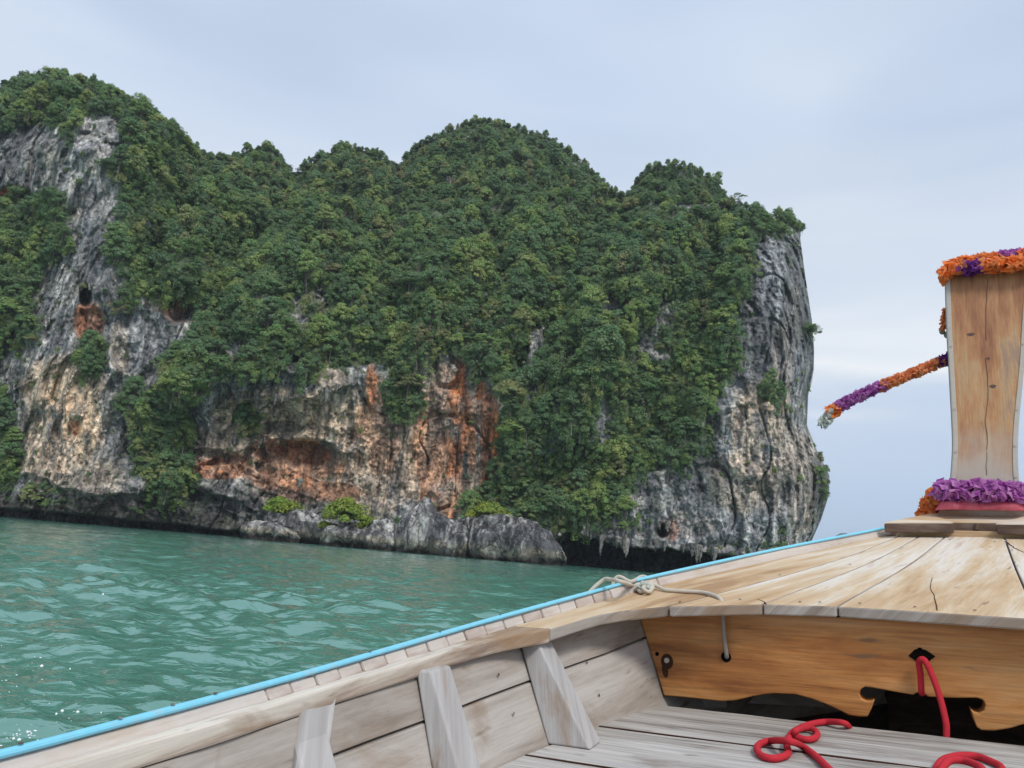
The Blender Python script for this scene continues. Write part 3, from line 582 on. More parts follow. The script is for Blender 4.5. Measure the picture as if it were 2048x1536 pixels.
# ------------------------------------------------------------------ boulders on the waterline, their shrubs, stalactites
def boulder(outline, Yf, Yb, seed, label, nose=0.):
    o = np.array(outline, float); n = 90; m_ = 40; px = np.linspace(o[0, 0], o[-1, 0], n); top = np.interp(px, o[:, 0], o[:, 1]); base = horizon(px) + FPX * 1.25 / Yf + 8
    P = []
    for k in range(m_):
        t = k / (m_ - 1); an = math.pi * t
        h = math.sin(an) ** .62; yv = Yf + (Yb - Yf) * (.5 - .5 * np.sign(math.cos(an)) * abs(math.cos(an)) ** .8)
        endf = np.clip(np.minimum(px - px[0], px[-1] - px) / 26, 0, 1) ** .5
        ym = (Yf + Yb) / 2; Yv = ym + (yv - ym) * (.25 + .75 * endf)
        crest = at(px, top, np.full(n, ym)); zb = -1.6; q = at(px, np.full(n, 1000.), np.full(n, ym)); q[:, 0] = crest[:, 0]
        q = np.stack([crest[:, 0], Yv, zb + (crest[:, 2] - zb) * h], 1); P.append(q)
    P = np.concatenate(P); nz = fbm(P, .35, 4, seed) * 1.2 + 1.1 * ridge(P, (.4, .4, .22), 4, seed + 5) + .35 * fbm(P, 1.8, 3, seed + 7)
    P[:, 1] -= nz * 1.0; P[:, 2] += .42 * nz * sstep(0, 2, P[:, 2]); P[:, 0] += .3 * fbm(P, .8, 3, seed + 9)
    notch = sstep(1.6, .5, P[:, 2]); P[:, 1] += 1.2 * notch * (P[:, 1] < (Yf + Yb) / 2)
    a = .5 + .5 * fbm(P, (.5, .5, .2), 4, seed + 11); b = .5 + .5 * ridge(P, (.8, .8, .25), 3, seed + 13)
    C = np.array([.055, .056, .06]) + (np.array([.34, .335, .32]) - .056) * (sstep(.56, .78, .45 * a + .55 * b))[:, None] * .75
    band = sstep(.9, 1.3, P[:, 2]) * sstep(3.0, 2.0, P[:, 2] + a); C = C + (np.array([.25, .22, .165]) - C) * (band * .55)[:, None]
    C = C + (np.array([.02, .018, .016]) - C) * sstep(1.25, .85, P[:, 2] + .4 * a)[:, None]
    me = mesh_np('boulder', P, grid_faces(m_, n)); vcol(me, C); return link('boulder', me, ROCK, None, label, 'rock', 'dark boulders along the foot of the orange wall')
boulder([(482,1066),(495,1050),(520,1044),(560,1046),(585,1060),(600,1075)], 128, 136, 201, 'low pale ledge at the left end of the boulder row')
boulder([(530,1060),(545,1035),(570,1020),(600,1022),(630,1030),(660,1045),(690,1058),(700,1085)], 133, 141, 205, 'blocky dark boulder behind the low pale ledge')
boulder([(640,1080),(660,1052),(700,1048),(730,1050),(770,1042),(790,1048),(805,1070),(815,1095)], 127, 136, 211, 'squat grey boulder under the bright yellow green bush')
boulder([(780,1085),(795,1052),(815,1030),(835,1012),(850,1000),(860,1004),(875,1025),(900,1040),(925,1052),(942,1066),(950,1105)], 126, 137, 221, 'pointed peaked boulder in the middle of the row')
boulder([(905,1075),(915,1045),(935,1036),(960,1036)], 136, 142, 227, 'small dark boulder tucked behind the pointed one')
boulder([(935,1095),(945,1045),(970,1032),(1020,1036),(1060,1042),(1085,1058),(1105,1080),(1120,1100),(1133,1122)], 125, 138, 231, 'long smooth dark boulder at the right end of the row')
SHR = tree_mesh(41, 2.2, 2.0, 30, 150, .13, .75, LEAFY); SHR2 = tree_mesh(43, 1.6, 2.2, 26, 130, .13, .6, LEAFY); SHR3 = tree_mesh(45, 1.5, 1.6, 18, 110, .12, .7, LEAFY)
for me, x, y, Y, s, lab in ((SHR, 690, 1050, 131, 2.0, 'round bright yellow green bush on the squat boulder'), (SHR2, 740, 1056, 131, 1.1, 'low pale bush right of the round yellow green bush'), (SHR2, 975, 1040, 131, 1.7, 'flat bright green bush on top of the long dark boulder'), (SHR3, 562, 1032, 136, 2.1, 'small sparse green bush on the blocky boulder'), (SHR3, 650, 1056, 131, .9, 'tiny pale bush at the left foot of the yellow green bush'), (SHR3, 866, 1008, 134, .35, 'wisp of green on the pointed boulder')):
    p = at(x, y, Y); o = link('bush', me, None, None, lab, 'bush'); o.location = p - np.array([0, 0, .4]); o.scale = (s, s, s); o.rotation_euler = (0, 0, x)
# stalactites hang from the lip of the sea notch and the overhangs
cliff = bpy.data.objects['cliff']
def stal_mesh(seed):
    rng = np.random.default_rng(seed); k = 7; rows = 7; an = np.arange(k) * 2 * math.pi / k; V = []
    for i in range(rows):
        f = i / (rows - 1); r = (1 - f) ** .7 * .5 * rng.uniform(.8, 1.2) + .03; c = np.array([rng.normal(0, .05), rng.normal(0, .05), -f * 2.2])
        V.append(c + np.stack([np.cos(an) * r * rng.uniform(.8, 1.2, k), np.sin(an) * r, 0 * an], 1))
    me = mesh_np('stalactite', np.concatenate(V), grid_faces(rows, k, True)); g = rng.uniform(.09, .19); vcol(me, np.full((rows * k, 3), g) * np.array([1.02, .97, .9])); me.materials.append(ROCK); return me
SM = [stal_mesh(k) for k in range(5)]; rs = np.random.default_rng(77)
FP, frock, fveg, fx, fy_ = FRONT
def nearest(x, y): i = np.argmin((fx - x) ** 2 + (fy_ - y) ** 2); return FP[i]
spots = [(x, float(interp(CEIL, x)) - 7 + rs.uniform(-3, 2), rs.uniform(.35, 1.3)) for x in np.sort(rs.uniform(1115, 1470, 26))]
spots += [(x, float(np.interp(x, [430, 520, 560, 640, 700], [815, 790, 800, 790, 770])) - 4, rs.uniform(.5, 1.1)) for x in rs.uniform(440, 690, 16)]
spots += [(x, y + rs.uniform(-5, 5), rs.uniform(.5, 1.1)) for x, y in ((690,905),(680,890),(520,880),(532,885),(470,890),(545,1000),(395,960),(390,955),(600,962),(165,570),(182,572),(190,585),(352,602),(370,598),(1318,1044),(1335,1046),(280,985),(120,950),(1580,1090),(1600,1095))]
for x, y, s in spots:
    p = nearest(x, y); o = bpy.data.objects.new('stalactite', SM[int(rs.integers(0, 5))]); COL.objects.link(o); o.parent = cliff
    o.location = p + np.array([0, -.35, .5]); o.scale = (s * rs.uniform(.7, 1.5), s, s * rs.uniform(.6, 1.5)); o.rotation_euler = (0, 0, rs.uniform(0, 6))

# ------------------------------------------------------------------ spray thrown up beside the boat
def spray():
    rng = np.random.default_rng(8); V = []; F = []; ico = bmesh.new(); bmesh.ops.create_icosphere(ico, subdivisions=1, radius=1); iv = np.array([v.co for v in ico.verts]); fi = np.array([[v.index for v in f.verts] for f in ico.faces]); ico.free()
    pts = []
    for k in range(60):
        x = abs(rng.normal(0, 95)) - 25; y = 1495 - abs(rng.normal(0, 105)) - .12 * x; pts.append((x, y, rng.uniform(3.2, 4.6), .0018 + .006 * rng.uniform() ** 5))
    for k in range(16): pts.append((rng.uniform(-20, 90), rng.uniform(1455, 1495), rng.uniform(3.0, 3.5), rng.uniform(.002, .006)))
    for k in range(10): pts.append((66 + rng.normal(0, 7), 1466 + rng.normal(0, 3), 3.4, rng.uniform(.002, .006)))
    for x, y, Y, r in pts:
        q = iv * r * np.array([1.2, 1, .9]) * rng.uniform(.5, 1.6, 3) + at(x, y, Y); F.append(fi + len(V) * 12); V.append(q)
    M = Mat('foam', .4, .5); M.color((.86, .90, .90)); link('spray', mesh_np('spray', np.concatenate(V), np.concatenate(F)), M.m, None, 'white drops of spray over the water beside the boat', 'spray', None, 'stuff')
spray()

# ------------------------------------------------------------------ thin sea haze
def haze():
    bm = bmesh.new(); bmesh.ops.create_cube(bm, size=1); me = bpy.data.meshes.new('haze'); bm.to_mesh(me); bm.free()
    mt = bpy.data.materials.new('haze'); mt.use_nodes = True; t = mt.node_tree; t.nodes.remove(t.nodes['Principled BSDF'])
    v = t.nodes.new('ShaderNodeVolumePrincipled'); v.inputs['Color'].default_value = (.82, .90, 1, 1); v.inputs['Density'].default_value = .0002; v.inputs['Anisotropy'].default_value = .2
    t.links.new(v.outputs[0], t.nodes['Material Output'].inputs['Volume'])
    o = link('haze', me, mt, None, 'thin pale haze over the sea', None, None, 'stuff'); o.scale = (11400, 11400, 184); o.location = (0, 0, 88)
haze()

# ------------------------------------------------------------------ the boat
_a, _b, _g = R(26), R(3), R(-3)     # heading, bow up, heel
BY_ = np.array([math.sin(_a) * math.cos(_b), math.cos(_a) * math.cos(_b), math.sin(_b)])
_x0 = np.array([math.cos(_a), -math.sin(_a), 0.]); _z0 = np.cross(_x0, BY_)
BX_ = _x0 * math.cos(_g) - _z0 * math.sin(_g); BZ_ = _x0 * math.sin(_g) + _z0 * math.cos(_g)
BM = np.array([BX_, BY_, BZ_])
ZOFF = .95                          # the boat's own origin lies this far below the eye
def rb(x, y): return BM @ ray(x, y)
def onY(x, y, v): d = rb(x, y); return d * (v / d[1])
def onZ(x, y, v): d = rb(x, y); return d * (v / d[2])
def W(p): return np.asarray(p, float) @ BM + EYE          # boat axes (from the eye) -> world
boat = bpy.data.objects.new('longtail_boat', None); COL.objects.link(boat)
mw = Matrix.Identity(4)
for i in range(3):
    for j in range(3): mw[i][j] = BM[j][i]
    mw[i][3] = (EYE - BZ_ * ZOFF)[i]
boat.matrix_world = mw
tag(boat, 'wooden longtail boat with blue rail and tall wooden prow post', 'boat')
def part(name, me, mat, parent=None, label=None, bevel=0.):
    o = link(name, me, mat, parent or boat, label)
    if bevel:
        b = o.modifiers.new('bevel', 'BEVEL'); b.width = bevel; b.segments = 2; b.limit_method = 'ANGLE'; b.angle_limit = R(40)
    return o
OFF = np.array([0, 0, ZOFF])

def uvset(me, UV):
    l = me.uv_layers.new(name='UVMap'); idx = np.zeros(len(me.loops), np.int32); me.loops.foreach_get('vertex_index', idx)
    l.data.foreach_set('uv', np.asarray(UV, np.float32)[idx].ravel())
def board(name, A, B, thick, mat, parent=None, across=3, label=None, bevel=.003, rough=0., tv=(0, 0, -1), side=None):
    """plank between the edge lines A and B (same number of points), thickness along tv"""
    A = np.asarray(A, float); B = np.asarray(B, float); n = len(A); f = np.linspace(0, 1, across)[:, None, None]
    T = A[None] * (1 - f) + B[None] * f                       # across x n x 3
    tv = np.asarray(tv, float); T2 = T + tv * thick
    ln = np.concatenate([[0], np.cumsum(np.linalg.norm(np.diff((A + B) / 2, axis=0), axis=1))]); wd = np.linalg.norm(B - A, axis=1)
    if rough:
        T = T + tv * (rough * vnoise(T.reshape(-1, 3) * 23, 3)).reshape(across, n, 1)
    u = np.linspace(0, 1, across)[:, None] * wd[None]; v = np.repeat(ln[None], across, 0)
    V = np.concatenate([T.reshape(-1, 3), T2.reshape(-1, 3)]); UVv = np.concatenate([np.stack([u.ravel(), v.ravel()], 1), np.stack([u.ravel() + thick, v.ravel()], 1)])
    m_ = across * n; Ft = grid_faces(across, n); F = [Ft, Ft[:, ::-1] + m_]
    i = np.arange(n - 1)
    F.append(np.stack([i + 1, i, i + m_, i + 1 + m_], 1)); k = (across - 1) * n; F.append(np.stack([k + i, k + i + 1, k + i + 1 + m_, k + i + m_], 1))
    j = np.arange(across - 1); F.append(np.stack([j * n, (j + 1) * n, (j + 1) * n + m_, j * n + m_], 1))
    q = n - 1; F.append(np.stack([(j + 1) * n + q, j * n + q, j * n + q + m_, (j + 1) * n + q + m_], 1))
    me = mesh_np(name, V + OFF, np.concatenate(F), False)
    uvset(me, UVv)
    bm = bmesh.new(); bm.from_mesh(me); bmesh.ops.recalc_face_normals(bm, faces=bm.faces); bm.to_mesh(me); bm.free()
    if side is not None:
        me.materials.append(mat); me.materials.append(side)
        for p in me.polygons:
            if abs(p.normal[2]) < .6: p.material_index = 1
    return part(name, me, mat, parent, label, bevel)
def prism(name, poly, vec, mat, parent=None, grain=0, up=2, label=None, bevel=.003):
    """outline poly (points in boat axes) extruded by vec; grain = axis along the fibres"""
    bm = bmesh.new(); vs = [bm.verts.new(tuple(np.asarray(p) + OFF)) for p in poly]; f = bm.faces.new(vs)
    r = bmesh.ops.extrude_face_region(bm, geom=[f]); bmesh.ops.translate(bm, vec=Vector(vec), verts=[g for g in r['geom'] if isinstance(g, bmesh.types.BMVert)])
    bmesh.ops.triangulate(bm, faces=[q for q in bm.faces if len(q.verts) > 4])
    bmesh.ops.recalc_face_normals(bm, faces=bm.faces); uv = bm.loops.layers.uv.new('UVMap')
    dep = ({0, 1, 2} - {grain, up}).pop()
    for fc in bm.faces:
        for l in fc.loops: l[uv].uv = (l.vert.co[up] + l.vert.co[dep] * .7, l.vert.co[grain])
    me = bpy.data.meshes.new(name); bm.to_mesh(me); bm.free()
    return part(name, me, mat, parent, label, bevel)
def smooth_path(pts, n):
    P = np.asarray(pts, float); Q = np.concatenate([[2 * P[0] - P[1]], P, [2 * P[-1] - P[-2]]]); k = len(P) - 1
    t = np.linspace(0, k, n); i = np.minimum(t.astype(int), k - 1); f = (t - i)[:, None]
    a, b, c, d = Q[i], Q[i + 1], Q[i + 2], Q[i + 3]
    return .5 * (2 * b + (c - a) * f + (2 * a - 5 * b + 4 * c - d) * f ** 2 + (3 * b - a - 3 * c + d) * f ** 3)
def frames(P):
    T = np.gradient(P, axis=0); T /= np.linalg.norm(T, axis=1)[:, None] + 1e-9; u = np.cross(T[0], [.31, .2, .93]); u /= np.linalg.norm(u); U = []
    for t in T:
        u = u - t * (u @ t); u /= np.linalg.norm(u); U.append(u.copy())
    U = np.array(U); return T, U, np.cross(T, U)
def tube(name, P, r, k=10, taper=None):
    P = np.asarray(P, float); T, U, Vv = frames(P); an = np.arange(k) * 2 * math.pi / k; rr = np.full(len(P), r) if taper is None else r * np.asarray(taper)
    ring = (np.cos(an)[None, :, None] * U[:, None] + np.sin(an)[None, :, None] * Vv[:, None]) * rr[:, None, None]
    V = (P[:, None] + ring).reshape(-1, 3); F = grid_faces(len(P), k, True)
    me = mesh_np(name, V, F); ln = np.concatenate([[0], np.cumsum(np.linalg.norm(np.diff(P, axis=0), axis=1))]) / (r * 6)
    uvset(me, np.stack([np.tile(np.arange(k) / k, len(P)), np.repeat(ln, k)], 1))
    bm = bmesh.new(); bm.from_mesh(me); bm.verts.ensure_lookup_table()
    for s in (0, len(P) - 1): bm.faces.new([bm.verts[s * k + q] for q in range(k)])
    bmesh.ops.recalc_face_normals(bm, faces=bm.faces); bm.to_mesh(me); bm.free(); return me

# heights of the side deck and foredeck along the boat, plan line of the port rail
YS = np.linspace(.15, 4, 5000)
ZY = ZZ = None
def zdeck(y): return np.interp(y, ZY, ZZ)
def xrail(y): return -.80 + 1.1 * (np.maximum(0, np.asarray(y) - .9) / 2.7) ** 2.2
CL = .385                           # centre line
def on_deck(x, y):
    d = rb(x, y); f = d[2] / d[1] * YS - zdeck(YS); i = np.where(np.diff(np.sign(f)))[0]
    return d * (YS[i[0]] / d[1])
def on_rail(x, y):
    d = rb(x, y); f = d[0] / d[1] * YS - xrail(YS); i = np.where(np.diff(np.sign(f)))[0]
    return d * (YS[i[0]] / d[1])
RLX = [-150, 0, 200, 400, 600, 790, 980, 1180, 1300, 1550, 1780]
RLY = [1548, 1509, 1457, 1404, 1350, 1295, 1240, 1185, 1154, 1099, 1053.5]
RBY = [1589, 1546, 1490, 1432, 1376, 1319, 1262, 1205, 1173, 1117, 1067]
def rail_pt(x): return on_rail(x, np.interp(x, RLX, RLY))
def bound_pt(x): r = rail_pt(x); return onY(x, np.interp(x, RLX, RBY), r[1])
gx = np.array(RLX[1:], float); RP = np.array([rail_pt(x) for x in gx]); BP_ = np.array([bound_pt(x) for x in gx])
RP = np.concatenate([[[-.80, -1., -.228], [-.80, .1, -.222]], RP]); BP_ = np.concatenate([[[-.797, -1., -.25], [-.797, .1, -.242]], BP_])
RPs = smooth_path(RP, 60); BPs = smooth_path(BP_, 60)
ZY = np.append(BPs[:, 1], 3.6); ZZ = np.append(BPs[:, 2] - .003, .10)
def mirror(P): Q = np.array(P, float); Q[:, 0] = 2 * CL - Q[:, 0]; return Q

# blue rail cap
for sgn, f_ in ((1, lambda q: q), (-1, mirror)):
    c = f_(RPs); o = np.array([.0065 * sgn, 0, 0])
    board('rail', c - o + [0, 0, .0045], c + o * .8 + [0, 0, .0035], .008, BLUE, None, 3, 'sky blue painted rail along the top of the side', .004)
# spacer blocks under the rail
JO = [531, 580.6, 630, 676, 721.6, 769, 810.6, 853.5, 892.7, 929, 969, 1007, 1045, 1081, 1116.6, 1149.8, 1185, 1219, 1252, 1313]
def rail_strip(name, x0, x1, n, gap=1.3):
    xs = np.linspace(x0 + gap, x1 - gap, n); A = np.array([rail_pt(x) for x in xs]) - [0, 0, .006]; B = np.array([bound_pt(x) for x in xs]) - [-.004, 0, .004]
    j = random.uniform(-.002, .002)
    return board(name, A + [.001 + j, 0, 0], B + [.006 + j, 0, 0], .02, W_BLOCK, None, 3, None, .0035, .0, (-1, 0, 0))
for a, b in zip(JO[:-1], JO[1:]): rail_strip('block', a, b, 4, 1.4)
rail_strip('rail_plank', -90, JO[0], 20, .9); rail_strip('rail_plank', JO[-1], 1778, 20, .9)
# side deck plank
EX = [-150, 0, 254, 453, 600, 800, 980, 1101]; EYp = [1612, 1566, 1491, 1435, 1390, 1331, 1279, 1257]
edge = np.array([on_deck(x, y) for x, y in zip(EX, EYp)]); edge[:, 0] = np.minimum(edge[:, 0], -.56)
es = smooth_path(edge, 24); ob = np.stack([np.interp(es[:, 1] + .12 * (es[:, 0] + .8), BPs[:, 1], BPs[:, 0]) - .004, es[:, 1], zdeck(es[:, 1])], 1)
sdeck = board('side_deck_plank', ob, es, .03, W_RAIL, None, 6, 'weathered pale side deck plank with dark peeling streaks', .005, .0012)
pre = np.array([[-.70, -1., zdeck(-1.)], [-.70, es[0, 1] - .003, zdeck(es[0, 1])]]); board('side_deck_plank', pre - [.10, 0, 0], pre, .03, W_RAIL)
# foredeck planks: seams as (aft end, forward end) bearings
DE = [(1101, 1258), (1198, 1228), (1270, 1217), (1336, 1212), (1393, 1209), (1524, 1208), (1674, 1212), (1874, 1222), (2077, 1237)]
def edge_arc(x0, x1, n=10): xs = np.linspace(x0, x1, n); return np.array([on_deck(x, interp(DE, x)) for x in xs])
def seam(a, f, n=14): A = on_deck(*a); Bf = on_deck(*f); t = np.linspace(0, 1, n)[:, None]; P = A * (1 - t) + Bf * t; P[:, 2] = zdeck(P[:, 1]); return P
FD = [seam((1336, 1212), (1812, 1066)), seam((1524, 1208), (1846, 1068)), seam((1674, 1212), (1891, 1072)), seam((2077, 1237), (2009, 1075))]
def deck_plank(Lp, Rp, label=None, aft=None):
    """top sheet from aft edge to bow between two seams"""
    g = .0022
    D = Rp - Lp; D /= np.linalg.norm(D, axis=1)[:, None]
    return board('deck_plank', Lp + D * g, Rp - D * g, .026, W_DECK, None, 5, label, .004, .0010, (0, 0, -1), W_GREY)
# outermost plank runs along the rail
n = 26; yy = np.linspace(es[-1, 1] + .002, 3.25, n); outer = np.stack([np.interp(yy, BPs[:, 1], BPs[:, 0]), yy, zdeck(yy)], 1)
arc = edge_arc(1101, 1336, 12); s0 = FD[0]; inner_pts = np.concatenate([arc[:-1], s0])
inner = np.stack([np.interp(yy, inner_pts[:, 1], inner_pts[:, 0]), yy, zdeck(yy)], 1); inner[:, 0] = np.maximum(inner[:, 0] - .002, outer[:, 0] + .01)
board('deck_plank', outer, inner, .026, W_DECK, None, 6, None, .004, .0010, (0, 0, -1), W_GREY)
deck_plank(FD[0], FD[1]); deck_plank(FD[1], FD[2]); cp = deck_plank(FD[2], FD[3], 'wide worn middle deck plank with a long crack')
MF = [mirror(q) for q in FD]
st = [FD[3], seam((2077, 1237), (2009, 1075)) + [.36, 0, 0]]; st[1][:, 0] = np.interp(st[1][:, 1], [2., 3.25], [.78, .50])
deck_plank(*st); st2 = st[1].copy(); st2[:, 0] = np.interp(st2[:, 1], [2., 3.25], [1.30, .66]); deck_plank(st[1], st2)
RUST_SHADE = Mat('rust_and_gap_shade', .9, .1); RUST_SHADE.color((.055, .026, .016)); RUST_SHADE = RUST_SHADE.m  # brown for rust marks and cracks, also the painted shade of the floor gaps
# a crack in the middle plank and in its neighbour
def crack(pts, wdt):
    P = np.array([on_deck(*p) for p in pts]); P = smooth_path(P, 14); P[:, 0] += .0025 * vnoise(P * 60, 5); Wd = np.array([wdt, 0, 0]) * np.linspace(1, .25, 14)[:, None]
    board('crack', P - Wd + [0, 0, .0014], P + Wd + [0, 0, .0014], .002, RUST_SHADE, None, 2, None, 0)
crack([(1874, 1221), (1868, 1195), (1862, 1176), (1866, 1155)], .0012); crack([(1530, 1208), (1526, 1203), (1515, 1199)], .0014)
crack([(2012, 1083), (2030, 1097), (2050, 1106)], .0018)

# hull: two inner strakes a side, outer skin
def hull_line(y): return np.interp(y, [-1., .5, 1.0, 1.37, 1.55, 1.86, 2.07, 2.5, 3.3], [-.76, -.745, -.715, -.667, -.64, -.578, -.535, -.38, .15])
FZ = -.42
yy = np.linspace(-1., 3.28, 44); topx = xrail(yy) + .022; ft = zdeck(yy) - .031
zs_ = -.335 + .0 * yy
def wallpt(z): 
    k = (ft - z) / (ft - FZ); return np.stack([topx + (hull_line(yy) - topx) * k, yy, z], 1)
zs_ = np.interp(yy, [-1, .8, 1.25, 1.56, 1.88, 2.3, 3.3], [-.335, -.330, -.322, -.308, -.288, -.24, -.06])
wl = wallpt(np.full(len(yy), FZ - .12)); wl[:, 2] = np.maximum(wl[:, 2], -.62)
for f_, sg in ((lambda q: q, -1), (mirror, 1)):
    board('hull_plank', f_(wallpt(ft)), f_(wallpt(zs_ + .0025)), .02, W_GREY, None, 3, None, .002, 0, (sg, 0, 0))
    board('hull_plank', f_(wallpt(zs_ - .0025)), f_(wl), .024, W_GREY, None, 3, None, .002, 0, (sg, 0, 0))
yo = np.concatenate([yy, np.linspace(3.3, 3.58, 6)])
def skin(k):
    xr = np.minimum(xrail(yo), CL - .02) - .012; hl = np.minimum(np.interp(yo, [-1., .5, 1.0, 1.37, 1.55, 1.86, 2.07, 2.5, 3.3, 3.58], [-.76, -.745, -.715, -.667, -.64, -.578, -.535, -.38, .15, .36]), CL - .02) - .045
    zr = np.interp(yo, np.append(RPs[:, 1], 3.6), np.append(RPs[:, 2], .13)) - .012
    if k == 0: return np.stack([xr, yo, zr], 1)
    if k == 1: return np.stack([hl, yo, np.full(len(yo), FZ)], 1)
    if k == 2: return np.stack([hl + (CL - hl) * .12, yo, np.full(len(yo), -.85)], 1)
    return np.stack([hl + (CL - hl) * .55, yo, np.full(len(yo), -1.5)], 1)
for f_, sg in ((lambda q: q, -1), (mirror, 1)):
    for k in range(3): board('outer_hull_plank', f_(skin(k)), f_(skin(k + 1)), .012, W_DARK, None, 3, None, 0, 0, (sg, 0, 0))
# ribs
def rib(yb, yt, p_bot, p_top, label=None):
    """frame timber raked aft at the head, standing on the floor against the planking"""
    b0 = onY(*p_bot, yb); t0 = onY(*p_top, yt); d = (t0 - b0) / (t0[2] - b0[2]); zt = zdeck(yt) - .018; zb = FZ + .001
    bi = b0 + d * (zb - b0[2]); ti = b0 + d * (zt - b0[2]); wob = lambda q, z: np.array([np.interp(z, [FZ, zdeck(q[1]) - .03], [hull_line(q[1]), xrail(q[1]) + .022]) + .001, q[1], z])
    return prism('rib', [bi, ti, wob(ti, zt), wob(bi, zb)], (0, .070, 0), W_RIB, None, 2, 0, label, .004)
W_RIB = wood('rib_wood', [(.28, (.30, .275, .26)), (.45, (.39, .375, .37)), (.58, (.45, .44, .44)), (.72, (.50, .49, .49))], (.88, 1.05), 4, .13, stain=(.60, .7, (.28, .18, .10)))
rib(1.55, 1.58, (1180, 1499), (1078, 1290)); rib(1.20, 1.235, (917, 1536), (865, 1352)); rib(.91, .94, (605, 1536), (583, 1440), 'rib with brown varnish still on its upper face')
NAIL = paint('old_nail', (.10, .075, .06), .7, .3)
def nail(p, nrm, r, parent=None):
    nrm = np.array(nrm, float); nrm /= np.linalg.norm(nrm); u = np.cross(nrm, [.2, .9, .35]); u /= np.linalg.norm(u); v = np.cross(nrm, u)
    prism('nail', [np.asarray(p) + (u * math.cos(a) + v * math.sin(a)) * r + nrm * .0008 for a in np.arange(8) * .7854], tuple(nrm * .0012), NAIL, parent, 0, 2, None, 0)
for y in np.arange(.45, 2.0, .17):
    for z in (-.29, -.36): nail([np.interp(z, [FZ, zdeck(y) - .03], [hull_line(y), xrail(y) + .022]) + .0004, y + .02 * math.sin(z * 90 + y * 7), z + .01 * math.sin(y * 31)], (1, 0, .25), .0032)
for x, y in ((40, 1522), (240, 1470), (345, 1430), (430, 1408), (740, 1320), (880, 1279), (1000, 1246), (1090, 1220)):
    q = rail_pt(x); nail(q + [0, 0, .0046], (0, 0, 1), .0028)
for x, y in ((1360, 1205), (1480, 1200), (1600, 1205), (1640, 1206), (1720, 1208), (1830, 1215), (1950, 1222), (1900, 1080), (1990, 1084), (1870, 1076), (1560, 1150), (1700, 1130)):
    nail(on_deck(x, y) + [0, 0, .0012], (0, 0, 1), .0035)
# floorboards, laid across the boat
fy = [2.022, 1.736, 1.45, 1.16, .88, .60, .30]
for y1, y0 in zip(fy[:-1], fy[1:]):
    xs = np.linspace(0, 1, 26); l1 = hull_line(y1) + .0045; l0 = hull_line(y0) + .0045
    A = np.stack([l1 + (2 * CL - 2 * l1) * xs, np.full(26, y1 - .0036) + (.010 - .030 * xs) * (1 if y1 > 2 else 1), np.full(26, FZ)], 1)
    Bq = np.stack([l0 + (2 * CL - 2 * l0) * xs, np.full(26, y0 + .0036) + (.010 - .030 * xs), np.full(26, FZ)], 1)
    board('floorboard', A, Bq, .028, W_FLOOR, None, 5, None, .003, .0012)
prism('fore_bulkhead', [(CL - .40, 3.0, -.07), (CL + .40, 3.0, -.07), (CL + .40, 3.0, -.69), (CL - .40, 3.0, -.69)], (0, .02, 0), W_DARK, None, 0, 2)
for y0 in fy[1:-1]:      # dark strips painting in the shade of the gaps between the floorboards
    xs = np.linspace(0, 1, 20); l0 = hull_line(y0) + .006; q = np.stack([l0 + (2 * CL - 2 * l0) * xs, np.full(20, y0) + (.010 - .030 * xs), np.full(20, FZ + .0009)], 1); wv_ = (.0026 + .0012 * vnoise(q * 19, 4))[:, None] * np.array([0, 1, 0])
    board('floor_seam', q - wv_, q + wv_, .012, RUST_SHADE, None, 2, None, 0)
# bottom of the hull below the floor
prism('hull_bottom', [(-.78, -1, -.70), (1.5, -1, -.70), (1.45, 2.0, -.70), (.6, 3.2, -.70), (.15, 3.2, -.70), (-.68, 2.0, -.70)], (0, 0, -.03), W_DARK, None, 1, 0)
# carved cross beam under the foredeck
BYP = 2.07
OUT = [(1293,1388),(1360,1394),(1444,1403),(1473,1401),(1505,1393),(1528,1389),(1549,1387),(1591,1389),(1620,1397),(1648,1407),(1676,1420),(1698,1431),(1720,1434),(1735,1434),(1744,1416),(1750,1399),(1742,1402),(1732,1402),(1723,1397),(1719,1388),(1722,1379),(1730,1374),(1742,1375),(1785,1383),(1827,1390),(1834,1386),(1840,1384),(1847,1387),(1856,1394),(1905,1396),(1954,1396),(1966,1400),(1971,1410),(1968,1421),(1958,1427),(1948,1424),(1941,1418),(1946,1436),(1954,1455),(1963,1461),(1989,1462),(2020,1457),(2048,1449),(2090,1434),(2130,1428),(2180,1430),(2240,1446),(2420,1462)]
bot_ = [onY(x, y, BYP) for x, y in OUT]
lt = np.array([xrail(BYP) + .024, BYP, zdeck(BYP) - .031]); bot_[0][0] = hull_line(BYP) + .004; 
rt = np.array([2 * CL - lt[0], BYP, lt[2]]); bot_[-1][0] = 2 * CL - hull_line(BYP) - .004
beam = prism('cross_beam', [lt] + bot_ + [rt], (0, .05, 0), W_BEAM, None, 0, 2, 'orange varnished cross beam with carved scalloped lower edge', .003)
def disc(name, px, py, rx, ry, mat, parent, proud=.0016, k=18, rot=0, dep=.003):
    c = onY(px, py, BYP - proud); an = np.arange(k) * 2 * math.pi / k; cs, sn = math.cos(rot), math.sin(rot)
    poly = [c + np.array([rx * math.cos(a) * cs - ry * math.sin(a) * sn, 0, rx * math.cos(a) * sn + ry * math.sin(a) * cs]) for a in an]
    return prism(name, poly, (0, dep, 0), mat, parent, 0, 2, None, 0)
disc('cord_hole', 1452, 1314, .0125, .0125, BLACK, beam)
cH = onY(1842, 1310, BYP - .0016); prism('rope_hole', [cH + np.array(q) for q in ((-.026, 0, -.004), (-.012, 0, .011), (.001, 0, .014), (.012, 0, .011), (.029, 0, -.001), (.012, 0, -.015), (-.01, 0, -.015))], (0, .003, 0), BLACK, beam, 0, 2, None, 0)
